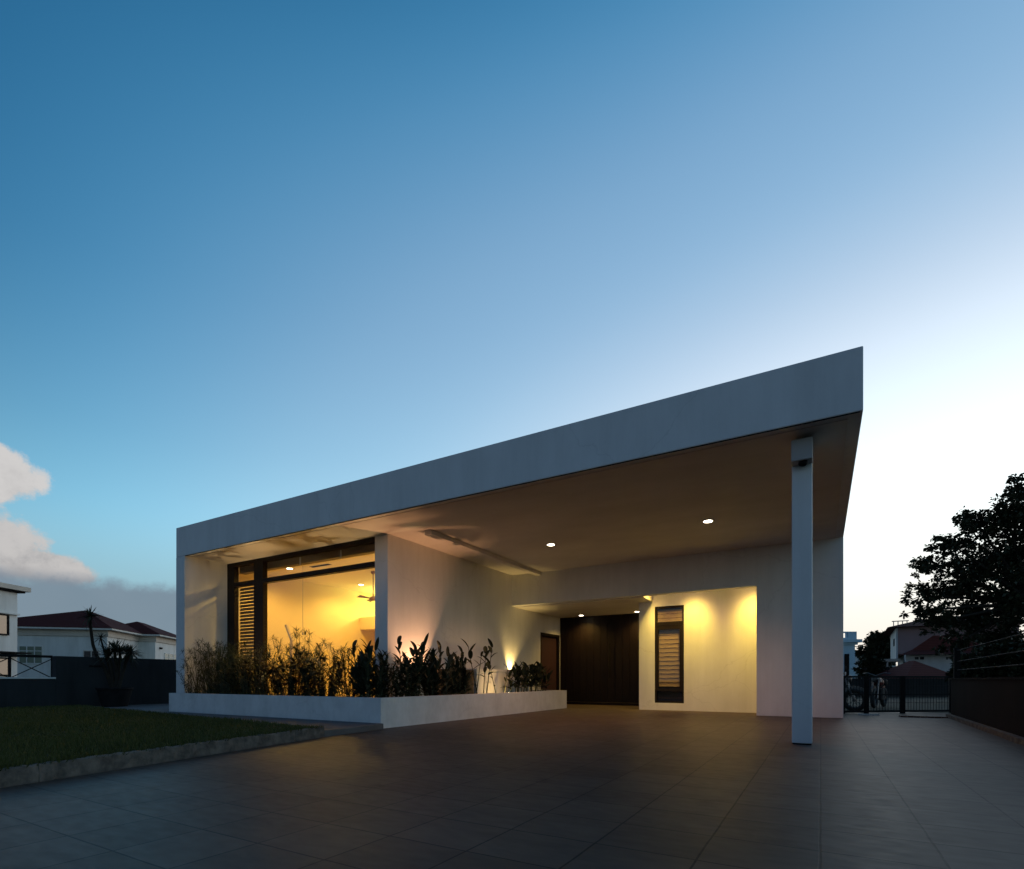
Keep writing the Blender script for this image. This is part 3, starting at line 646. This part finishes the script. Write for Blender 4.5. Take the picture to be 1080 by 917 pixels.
def awin(x0, x1, z0, z1, y, n, xf, parent, m='greenglass', fm='whitewall', side=False):
    mb = MB(xf); S = (lambda a,b,c,d,e,f: mb.box(a,b,c,d,e,f)) if not side else (lambda a,b,c,d,e,f: mb.box(c,d,a,b,e,f))
    yy0, yy1 = (y-.05, y-.002) if not side else (y+.002, y+.05)
    S(x0,x1,yy0,yy1,z0,z0+.07); S(x0,x1,yy0,yy1,z1-.07,z1)
    for i in range(n+1):
        x = x0+(x1-x0-.06)*i/n; S(x,x+.06,yy0,yy1,z0+.07,z1-.07)
    S(x0+.06,x1-.06,yy0+.01,yy1-.001,z1-.42,z1-.37) if z1-z0 > .9 else None
    f = mb.build('window', fm, parent)
    mb = MB(xf); (mb.box(x0+.03,x1-.03,y-.03,y-.001,z0+.03,z1-.03) if not side else mb.box(y+.001,y+.03,x0+.03,x1-.03,z0+.03,z1-.03))
    mb.build('pane', m, f)
    return f
awin(-5.6,-4.1,1.95,3.3,0,3,X2,n2); awin(-1.55,-.5,2.3,3.0,0,2,X2,n2,'darkglass','creamtrim'); awin(7.1,10.2,1.4,3.2,1.3,3,X2,n2,side=True)
MB(X2).lathe((1.42,6.1,3.45), [(.06,0),(.12,.05),(.14,.15)], 12).bar((1.3,6.1,3.6),(1.45,6.1,3.6),.05).build('wall_lamp', 'black', n2)

# ================================================================== RIGHT SIDE
RW = empty('boundary_wall', (2.4,9.0,0), 'low dark brown boundary wall along the right edge of the driveway', 'wall')
w0, w1 = Vector((2.38,14.4,0)), Vector((1.98,1.6,0)); wd = (w1-w0).normalized(); wn = Vector((-wd.y, wd.x, 0)); wn = wn if wn.x > 0 else -wn
def wallseg(mb, a, b, z0, z1, off0, off1):
    p, q, r, s_ = a+wn*off0, b+wn*off0, b+wn*off1, a+wn*off1
    mb.prism([(p.x,p.y),(q.x,q.y),(r.x,r.y),(s_.x,s_.y)], z0, z1)
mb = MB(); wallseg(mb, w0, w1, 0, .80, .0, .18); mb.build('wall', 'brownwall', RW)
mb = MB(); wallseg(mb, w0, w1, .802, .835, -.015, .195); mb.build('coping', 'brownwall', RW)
mb = MB(); wallseg(mb, w0, w1, 0, .07, -.09, -.003); mb.build('footing', 'concrete', RW)
rl = empty('railing', (2.5,9.0,.84), 'three dark horizontal rails carried above the right boundary wall', 'railing')
mid = wn*.09
for z in (1.00, 1.18, 1.41):
    MB().tube([w0+mid+Vector((0,0,z)), w1+mid+Vector((0,0,z))], .010, 8).build('rail', 'grey', rl)
for k, q in enumerate((.004,.48,.74,.99)):
    p = w0.lerp(w1, q)+mid
    MB().box(p.x-.05,p.x+.05,p.y-.05,p.y+.05,.836,1.47 if k == 0 else 1.44).build('post', 'black', rl)
# gate across the driveway end
gL, gR = Vector((.43,14.62,0)), Vector((2.72,16.36,0)); gd = (gR-gL).normalized(); glen = (gR-gL).length
gt = empty('gate', tuple((gL+gR)/2), 'low black metal gate across the far end of the driveway', 'gate')
def gp(s_, z): return gL+gd*s_+Vector((0,0,z))
for s_, wd_ in ((.62,.10),(1.56,.10),(glen-.03,.06),(.03,.06)):
    MB().bar(gp(s_,0), gp(s_,.885), wd_, .1).build('gate_post', 'black', gt)
mb = MB()
for z, h_ in ((.865,.045),(.05,.05),(.45,.025)): mb.bar(gp(.0,z), gp(glen,z), .03, h_)
mb.build('rail', 'black', gt)
mb = MB(); s_ = .06
while s_ < glen: mb.tube([gp(s_,.05), gp(s_,.865)], .0055, 5); s_ += .075
mb.build('bar', 'black', gt)
mb = MB()
for z in (.25,.66): mb.tube([gp(0,z), gp(glen,z)], .004, 4)
mb.build('wire', 'grey', gt)
# drain cover and pale scrap on the paving
dc = MB(); dc.xf = Matrix.Translation((1.86,14.05,0)) @ Matrix.Rotation(.05, 4, 'Z')
for k in range(7): dc.box(-.40+k*.115,-.40+k*.115+.105,-.12,.12,.004,.03)
dc = dc.build('timber_board', 'darkblind', origin=(1.86,14.05,0)); tag(dc, 'low reddish brown slatted board lying before the gate', 'board')
bs = MB(); bs.prism([(.72,14.20),(1.12,14.30),(1.10,14.36),(.70,14.25)], .004, .03); bs = bs.build('door_sill', 'whitewall', origin=(.9,14.3,0)); tag(bs, 'small pale strip lying on the paving at the gate foot', 'strip')

# motorcycles behind the gate
def motorcycle(loc, rz, body, label):
    m_ = empty('motorcycle', (0,0,0), label, 'motorcycle', 'motorcycles parked beyond the gate')
    for x in (-.62,.62):
        w_ = MB().torus((x,0,.29), .235, .055, (0,1,0)).build('wheel', 'rubber', m_, smooth=True)
        mb = MB().torus((x,0,.29), .185, .014, (0,1,0), 24, 6).lathe((x,-.05,.29), [(.04,0),(.04,.1)], 12, (0,1,0))
        for k in range(10):
            a = k*math.pi/5; mb.bar((x,0,.29),(x+.18*math.cos(a),0,.29+.18*math.sin(a)), .012)
        mb.build('rim', 'chrome', w_)
        mb = MB(); n = 9
        for k in range(n):
            a0, a1 = rad(30+k*13), rad(30+(k+1)*13); mb.bar((x+.31*math.cos(a0),0,.29+.31*math.sin(a0)),(x+.31*math.cos(a1),0,.29+.31*math.sin(a1)), .1, .012, (0,1,0))
        mb.build('mudguard', 'chrome' if x > 0 else body, m_)
    MB().tube([(.62,.07,.29),(.42,.07,.85)], .02).tube([(.62,-.07,.29),(.42,-.07,.85)], .02).build('fork', 'chrome', m_)
    MB().tube([(.42,0,.8),(.1,0,.45),(-.25,0,.42),(-.62,0,.29)], .03).tube([(.42,0,.8),(-.15,0,.68),(-.72,0,.72)], .025).build('frame', 'black', m_)
    MB().lathe((-.12,0,.70), [(.02,0),(.11,.06),(.14,.2),(.12,.38),(.05,.5)], 16, (1,0,.12)).build('fuel_tank', body, m_, smooth=True)
    MB().lathe((-.85,0,.73), [(.04,0),(.10,.08),(.11,.4),(.09,.72)], 14, (1,0,.02)).build('seat', 'black', m_, smooth=True)
    MB().box(-.18,.2,-.11,.11,.22,.55).build('engine', 'grey', m_, bevel=.03)
    MB().tube([(.1,-.13,.3),(-.3,-.15,.25),(-.85,-.16,.36)], [.025,.03,.045]).build('exhaust', 'chrome', m_)
    MB().tube([(.30,.33,.98),(.38,.2,1.0),(.42,0,.92),(.38,-.2,1.0),(.30,-.33,.98)], .013).build('handlebar', 'chrome', m_)
    MB().lathe((.44,0,.83), [(.05,0),(.09,.06),(.095,.1),(.06,.115)], 18, (1,0,0)).build('headlight', 'chrome', m_, smooth=True)
    for y in (.27,-.27): MB().lathe((.36,y,1.12), [(.05,0),(.05,.015)], 14, (1,0,0)).bar((.36,y,1.0),(.36,y,1.1),.01).build('mirror', 'black', m_)
    m_.location = loc; m_.rotation_euler.z = rz
    return m_
motorcycle((.13,16.1,-.01), rad(-14), 'black', 'black motorcycle with its front wheel showing past the house corner')
motorcycle((1.45,18.6,-.01), rad(-105), 'red', 'motorcycle parked nose on beyond the middle of the gate')

# grey garden wall beyond, neighbours
gw = MB(SITE); gw.box(15.6,24,24.6,24.85,0,.86); gw = gw.build('garden_wall', 'bwall', origin=tuple(site(19,24.7,0))); tag(gw, 'low grey garden wall across the grass beyond the gate', 'wall')

n3 = empty('blue_house', tuple(site(36,62,0)), 'pale blue house with roof balustrade just past the white house corner', 'house')
bx('wall', 'bluewall', n3, (28,38.9,60,72,0,5.0), xf=SITE); bx('cornice', 'bluewall', n3, (27.5,39.4,59.5,72.5,5.0,5.35), (27.8,39.1,59.8,72.2,4.75,5.0), xf=SITE)
mb = MB(SITE); mb.box(28,39.1,60,60.3,5.35,5.55); mb.box(28,39.1,60,60.3,6.1,6.25); mb.box(38.1,39.1,60,60.3,5.55,6.1)
x = 28.0
while x < 38.0: mb.box(x,x+.16,60.05,60.25,5.55,6.1); x += .62
mb.build('balustrade', 'bluewall', n3)
bx('pilaster', 'brownwall', n3, (37.7,38.15,59.85,59.998,0,3.7), xf=SITE); awin(36.2,37.6,.8,3.6,60,2,SITE,n3,'darkglass','bluewall')
mb = MB(SITE); [mb.box(38.15,38.45,59.9,59.998,.1+k*.5,.38+k*.5) for k in range(8)]; mb.build('quoin', 'bluewall', n3)

TN = 36.0
def lx(u, t=TN): return (u-540)/558*t
def lz(v, t=TN): return H+(717-v)/558*t
PB = Vector((.545,.838,0)); PA = Vector((.838,-.545,0)); P0 = Vector((lx(947),TN,0))
PK = SITE @ Matrix(((PA.x,PB.x,0,P0.x),(PA.y,PB.y,0,P0.y),(0,0,1,0),(0,0,0,1)))
def ps(u): K = (u-540)/558; return (K*P0.y-P0.x)/(PA.x-K*PA.y)      # along the front wall
def pz(v, u): return lz(v, TN+PA.y*ps(u))
n4 = empty('pink_house', tuple(PK @ Vector((2,4,0))), 'pink and white two storey house with rust red roofs beside the big tree', 'house')
e1 = ps(1075); zu, zr = pz(690,947), pz(662,947)
bx('wall', 'pinkwall', n4, (0.0,e1,.012,7,zu,zr), xf=PK)
bx('end_wall', 'whitewall', n4, (-.10,-.002,.0,7,zu-.3,zr-.02), xf=PK)
bx('lower_wall', 'whitewall', n4, (.35,e1,-1.0,6.5,0,zu-.1), xf=PK)
mb = MB(PK); mb.add([(-.6,-.55,zr),(e1+.5,-.55,zr),(e1+.5,7.6,zr),(-.6,7.6,zr),(1.6,3,zr+.75),(e1-1.5,3,zr+.75)], [(0,1,5,4),(1,2,5),(2,3,4,5),(3,0,4),(3,2,1,0)]); mb.build('roof', 'roof', n4)
mb = MB(PK); z = pz(691,960); mb.add([(.0,-1.7,z-.05),(e1,-1.7,z-.05),(e1,.0,z+1.25),(ps(984),.0,z+1.25),(ps(962),.0,z+.35)], [(0,1,2,3,4)]); mb.build('lean_to_roof', 'roof2', n4)
awin(ps(962),ps(974),pz(697.5,968),pz(692.5,968),-1.0,2,PK,n4,'darkglass'); awin(ps(994),ps(1003),pz(697.5,998),pz(692.5,998),-1.0,2,PK,n4,'darkglass')
bx('window', 'darkglass', n4, (-.13,-.102,1.6,2.6,pz(680,947),pz(672,947)), xf=PK)
bx('door', 'greenglass', n4, (ps(951.5),ps(955),-1.05,-1.002,.2,pz(699,953)), xf=PK)
mb = MB(PK); [mb.box(-1.9+k*.62,-1.8+k*.62,-.6,-.5,0,pz(698,940)) for k in range(4)]; mb.box(-2.0,.1,-.65,1.6,pz(698,940),pz(695.5,940)); mb.build('porch', 'creamtrim', n4)
mb = MB(PK); [mb.box(-1.9,.08,-.64,-.61,.35+.2*k,.38+.2*k) for k in range(5)]; mb.build('porch_railing', 'black', n4)
mb = MB(PK)
for k in range(4): mb.tube([(-.2+.25*k,.8,zr+.1),(-.2+.25*k,.8,zr+.5)], .03, 6)
mb.bar((-.3,.8,zr+.5),(.65,.8,zr+.5),.06); mb.build('roof_aerial', 'creamtrim', n4)
TS = 29.0
n5 = empty('garden_shelter', tuple(site(lx(985,TS),TS,0)), 'small shelter with rust red hipped roof before the pink house', 'shelter')
mb = MB(SITE); x0, x1 = lx(955,TS), lx(1018,TS); z = lz(715,TS)-.05
hip(mb, x0, x1, TS, TS+3.4, z, (x0+x1)/2, TS+1.5, TS+1.9, lz(697,TS+1.6)-z); mb.build('roof', 'roof2', n5)
for x in (x0+.2,x1-.2):
    for y in (TS+.2,TS+3.2): MB(SITE).box(x-.07,x+.07,y-.07,y+.07,0,z).build('post', 'creamtrim', n5)
n6 = empty('far_house', tuple(site(lx(914,70),70,0)), 'far house with a faded red gable roof between blue house and tree', 'house')
T6 = 70.0
bx('wall', 'whitewall', n6, (lx(905.5,T6),lx(945,T6),T6,T6+8,0,lz(692,T6)), xf=SITE)
mb = MB(SITE); mb.add([(lx(900,T6),T6-.6,lz(686,T6)),(lx(950,T6),T6-.6,lz(696,T6)),(lx(950,T6),T6+4,lz(693,T6)),(lx(900,T6),T6+4,lz(680,T6)),(lx(900,T6),T6+9,lz(692,T6)),(lx(950,T6),T6+9,lz(696,T6))], [(0,1,2,3),(3,2,5,4),(0,3,4),(1,5,2)]); mb.build('roof', 'roof2', n6)

# ---- trees
def tree(name, l, f, blobs, trunk, n, size, label, cat='tree', group=None, m='tree', air=.75):
    """crown of small leaves gathered in clumps round many twig ends"""
    base = site(l, f, 0)
    e = empty(name, tuple(base), label, cat, group)
    tk = MB(); lf = MB()
    if trunk:
        top = site(l+trunk[1], f, trunk[0]); midp = base.lerp(top, .5)+Vector((.15,0,0))
        tk.tube([base-Vector((0,0,.05)), midp, top], [trunk[2], trunk[2]*.75, trunk[2]*.5], 9)
    tot = sum(b[3]**2 for b in blobs)
    for (bl, bf, bz, br) in blobs:
        c = site(bl, bf, bz)
        if trunk:
            mid_ = top.lerp(c, .5)+Vector((0,0,-.12*br)); tk.tube([top-Vector((0,0,.3)), mid_, c], [trunk[2]*.42, trunk[2]*.25, trunk[2]*.08], 6)
        nl = int(n*br**2/tot); nc = max(8, int(nl/34))
        for _ in range(nc):
            d = Vector((random.gauss(0,1), random.gauss(0,1), random.gauss(0,.9))).normalized()
            cc = c+d*br*(random.uniform(.25,1.0)**.6 if random.random() < .62 else random.uniform(.05,.6)); cr = br*random.uniform(.10,.22)
            if trunk and random.random() < .3: tk.tube([c, c.lerp(cc,.6)+Vector((0,0,.05*br)), cc], [trunk[2]*.08, trunk[2]*.05, trunk[2]*.02], 4, False)
            for _ in range(34):
                p = cc+Vector((random.gauss(0,cr*.55), random.gauss(0,cr*.55), random.gauss(0,cr*.45)))
                dd = Vector((random.gauss(0,1), random.gauss(0,1), random.gauss(-.2,.7))).normalized()
                s_ = size*random.uniform(.6,1.3); sd_ = dd.cross(Vector((random.random(),random.random(),1))).normalized()*s_*.27
                o = len(lf.v); lf.v += [p, p+dd*s_*.5+sd_, p+dd*s_, p+dd*s_*.5-sd_]; lf.f.append((o,o+1,o+2,o+3))
    if tk.v: tk.build('trunk', 'bark', e, smooth=True)
    lf.build('crown', m, e)
    return e
def B3(t, *uvr): return [(lx(u,t+dt), t+dt, lz(v,t+dt), r*t/558) for u, v, r, dt in uvr]
t = 22.0
tree('tree', lx(1082,t), t, B3(t, (1062,545,26,0),(1080,520,26,1),(1030,552,24,.5),(1005,575,22,-.5),(982,598,19,0),(973,628,18,.4),(1000,625,26,1),(1035,600,34,0),(1070,590,38,1),(990,655,20,-.4),(1025,650,30,.6),(1060,640,36,0),(1095,560,40,0),(1100,620,45,1),(1120,530,40,1),(1050,675,26,.5),(1010,678,18,0),(968,645,12,0),(1135,590,45,0)),
     (4.2,.3,.28), 42000, .17, 'big dark broadleaf tree behind the right boundary wall')
t = 48.0
tree('tree', lx(925,t), t, B3(t, (922,680,13,0),(934,676,11,1),(915,690,11,0),(938,690,11,0),(926,698,14,.5),(928,670,7,0)), (3.0,0,.22), 9000, .30, 'rounded dark tree between the blue house and the pink house')
t = 32.0
tree('shrub', lx(915,t), t, B3(t, (915,700,10,0),(922,706,10,0),(910,708,8,0),(930,709,7,0)), (0.7,0,.08), 3500, .22, 'dark bushy shrub beyond the gate under the rounded tree', 'shrub')
t = 17.5
for i, (u, v, r, lab) in enumerate(((1022,704,18,'dark hedge shrub next to the tall post of the right railing'),(1050,694,24,'dark hedge shrub behind the middle of the right railing'),(1086,690,30,'dark hedge shrub at the right edge behind the railing'))):
    tree('hedge_shrub', lx(u,t), t, B3(t, (u,v,r,0),(u-8,v+10,r*.7,.3),(u+10,v+6,r*.8,.2),(u,v+20,r*.8,0)), (.6,0,.07), 5200, .16, lab, 'shrub', 'hedge shrubs behind the right wall')

# ================================================================== SKY, SUN, CAMERA
wld = bpy.data.worlds.new('World'); sc.world = wld; wld.use_nodes = True
nt = wld.node_tree; N = nt.nodes; LK = nt.links; bg = N['Background']
SUN_AZ, SUN_EL = 14.0, 3.0
sky = N.new('ShaderNodeTexSky'); sky.sky_type = 'NISHITA'; sky.sun_disc = False; sky.sun_elevation = rad(SUN_EL); sky.sun_rotation = rad(SUN_AZ)
sky.air_density = 1.0; sky.dust_density = 0.6; sky.ozone_density = 3.5
def math_(op, a, b=None, c=None):
    n = N.new('ShaderNodeMath'); n.operation = op
    for i, v in enumerate((a, b, c)):
        if v is None: continue
        if isinstance(v, (int, float)): n.inputs[i].default_value = v
        else: LK.new(v, n.inputs[i])
    return n.outputs[0]
def mixc(fac, a, b, mode='MIX'):
    n = N.new('ShaderNodeMix'); n.data_type = 'RGBA'; n.blend_type = mode; n.clamp_factor = True
    for i, v in ((0, fac), (6, a), (7, b)):
        if isinstance(v, (int, float)): n.inputs[i].default_value = v
        elif isinstance(v, tuple): n.inputs[i].default_value = (*v, 1)
        else: LK.new(v, n.inputs[i])
    return n.outputs[2]
def ramp(v, stops, mode='EASE'):
    r = N.new('ShaderNodeValToRGB'); r.color_ramp.interpolation = mode; e = r.color_ramp.elements
    while len(e) < len(stops): e.new(0.5)
    for i, (p, c) in enumerate(stops): e[i].position = p; e[i].color = (*c, 1) if isinstance(c, tuple) else (c, c, c, 1)
    LK.new(v, r.inputs[0]); return r.outputs[0]
tc = N.new('ShaderNodeTexCoord'); DIR = tc.outputs['Generated']
sep = N.new('ShaderNodeSeparateXYZ'); LK.new(DIR, sep.inputs[0])
el = math_('MULTIPLY', math_('ARCSINE', sep.outputs[2]), 180/math.pi)
az = math_('MULTIPLY', math_('ARCTAN2', sep.outputs[0], sep.outputs[1]), 180/math.pi)
# angle from the afterglow
def dot_to(azd, eld):
    v = N.new('ShaderNodeVectorMath'); v.operation = 'DOT_PRODUCT'; LK.new(DIR, v.inputs[0])
    v.inputs[1].default_value = (math.sin(rad(azd))*math.cos(rad(eld)), math.cos(rad(azd))*math.cos(rad(eld)), math.sin(rad(eld)))
    return math_('MULTIPLY', math_('ARCCOSINE', v.outputs['Value']), 180/math.pi)
# the afterglow hugs the horizon: distance from its centre, measured wider along the horizon than up the sky
da = math_('MULTIPLY', math_('MULTIPLY', math_('SUBTRACT', az, 16.0), .75), math_('COSINE', math_('MULTIPLY', el, math.pi/180)))
de = math_('MULTIPLY', math_('SUBTRACT', el, 4.0), 1.3)
ang = math_('SQRT', math_('ADD', math_('MULTIPLY', da, da), math_('MULTIPLY', de, de)))
glow = ramp(math_('DIVIDE', ang, 100.0), [(0.0,(.93,.91,.87)),(.15,(.82,.80,.77)),(.31,(.50,.49,.47)),(.43,(.205,.31,.38)),(.53,(.15,.25,.33)),(.62,(.050,.165,.262)),(.70,(.010,.080,.150)),(.78,(.0,.01,.025)),(1.0,(0.0,0.0,0.0))], 'B_SPLINE')
gs = N.new('ShaderNodeVectorMath'); gs.operation = 'SCALE'; gs.inputs['Scale'].default_value = 4.5; LK.new(glow, gs.inputs[0]); glow = gs.outputs[0]
hs = N.new('ShaderNodeHueSaturation'); hs.inputs['Saturation'].default_value = 1.15; hs.inputs['Value'].default_value = 0.55; LK.new(sky.outputs[0], hs.inputs['Color'])
# tone of the low sun's yellow band pulled back to a pale dusk
hz = math_('MULTIPLY', ramp(math_('DIVIDE', el, 50.0), [(0.0,.9),(.22,.66),(.42,.22),(.66,.02)], 'B_SPLINE'), ramp(math_('DIVIDE', ang, 130.0), [(.6,1.0),(1.0,.22)]))
base = mixc(hz, hs.outputs[0], (20.0,2.95,2.5))
base = mixc(1.0, base, ramp(math_('DIVIDE', ang, 150.0), [(.52,(.06,.72,.92)),(.85,(.17,.80,.93))]), 'MULTIPLY')
col = mixc(1.0, base, glow, 'ADD')
# peach rim on the horizon under the glow
peach = math_('MULTIPLY', ramp(math_('DIVIDE', el, 24.0), [(0.08,1.0),(1.0,0.0)]), ramp(math_('DIVIDE', ang, 60.0), [(0.3,1.0),(1.0,0.0)]))
col = mixc(math_('MULTIPLY', peach, .92), col, (3.25,2.9,2.55))
# greyer haze low on the side away from the glow
gh = math_('MULTIPLY', ramp(math_('DIVIDE', el, 16.0), [(0.35,1.0),(1.0,0.0)]), ramp(math_('DIVIDE', ang, 100.0), [(.42,0.0),(.60,1.0)]))
col = mixc(math_('MULTIPLY', gh, .8), col, (.98,1.46,1.62))
# clouds on the left
cmb = N.new('ShaderNodeCombineXYZ'); LK.new(az, cmb.inputs[0]); LK.new(el, cmb.inputs[1])
def noise(scale, detail=6, rough=.6):
    n = N.new('ShaderNodeTexNoise'); n.inputs['Scale'].default_value = scale; n.inputs['Detail'].default_value = detail; n.inputs['Roughness'].default_value = rough
    LK.new(cmb.outputs[0], n.inputs['Vector']); return n.outputs[0]
n1_, n2_ = noise(.42, 10, .66), noise(.11, 3)
wob = math_('ADD', math_('MULTIPLY', math_('SUBTRACT', n1_, .5), 1.1), math_('MULTIPLY', math_('SUBTRACT', n2_, .5), .5))
def ell(ca, ce, ra, re):
    a = math_('DIVIDE', math_('SUBTRACT', az, ca), ra); b = math_('DIVIDE', math_('SUBTRACT', el, ce), re)
    return math_('SUBTRACT', 1.0, math_('SQRT', math_('ADD', math_('MULTIPLY', a, a), math_('MULTIPLY', b, b))))
shape = math_('MAXIMUM', math_('MAXIMUM', ell(-77.8,15.7,6.2,2.6), math_('MAXIMUM', ell(-79.0,9.6,8.5,4.2), ell(-80.5,13.0,5.0,4.0))), ell(-73.5,8.8,5.2,1.9))
dens = ramp(math_('ADD', math_('ADD', shape, math_('MULTIPLY', wob, .8)), .5), [(.44,0.0),(.66,1.0)])
dens = math_('MULTIPLY', dens, ramp(math_('DIVIDE', el, 20.0), [(.375,0.0),(.415,1.0)]))
shade = ramp(math_('ADD', math_('MULTIPLY', math_('SUBTRACT', n1_, .5), .75), math_('DIVIDE', el, 24.0)), [(.20,(1.25,1.18,1.18)),(.50,(1.92,1.80,1.74)),(.75,(2.2,2.08,2.0))])
col = mixc(math_('MULTIPLY', dens, .93), col, shade)
# blue grey stratus bank low on the left
bank_top = math_('ADD', 8.5, math_('MULTIPLY', wob, 2.2))
bank = ramp(math_('ADD', math_('MULTIPLY', math_('SUBTRACT', bank_top, el), .38), .5), [(.28,0.0),(.85,1.0)])
bank = math_('MULTIPLY', bank, ramp(math_('DIVIDE', math_('ADD', az, 90.0), 90.0), [(.36,1.0),(.60,0.0)]))
col = mixc(math_('MULTIPLY', bank, .85), col, mixc(n2_, (.50,.68,.88), (.72,.88,1.08)))
LK.new(col, bg.inputs[0]); bg.inputs[1].default_value = 0.15
sd_ = bpy.data.lights.new('sun', 'SUN'); sd_.energy = 0.06; sd_.angle = rad(12); sd_.color = (1, .8, .6)
so = bpy.data.objects.new('sun', sd_); COL.objects.link(so)
so.rotation_euler = (-Vector((math.sin(rad(SUN_AZ))*math.cos(rad(SUN_EL)), math.cos(rad(SUN_AZ))*math.cos(rad(SUN_EL)), math.sin(rad(SUN_EL))))).to_track_quat('-Z', 'Y').to_euler()

cd = bpy.data.cameras.new('camera'); cam = bpy.data.objects.new('camera', cd); COL.objects.link(cam); sc.camera = cam
cam.location = (0, 0, H); cam.rotation_euler = (rad(90), 0, YAW)
cd.sensor_width = 36; cd.lens = 558/1080*36; cd.shift_y = (717-458.5)/1080; cd.clip_start = .05; cd.clip_end = 4000
vs = sc.view_settings; vs.view_transform = 'Standard'; vs.look = 'None'; vs.exposure = 1.0; vs.gamma = 1.0
sc.cycles.max_bounces = 8; sc.cycles.transparent_max_bounces = 12
try:
    sc.cycles.use_denoising = True; sc.cycles.sample_clamp_indirect = 4.0; sc.cycles.caustics_reflective = False; sc.cycles.caustics_refractive = False
except Exception: pass
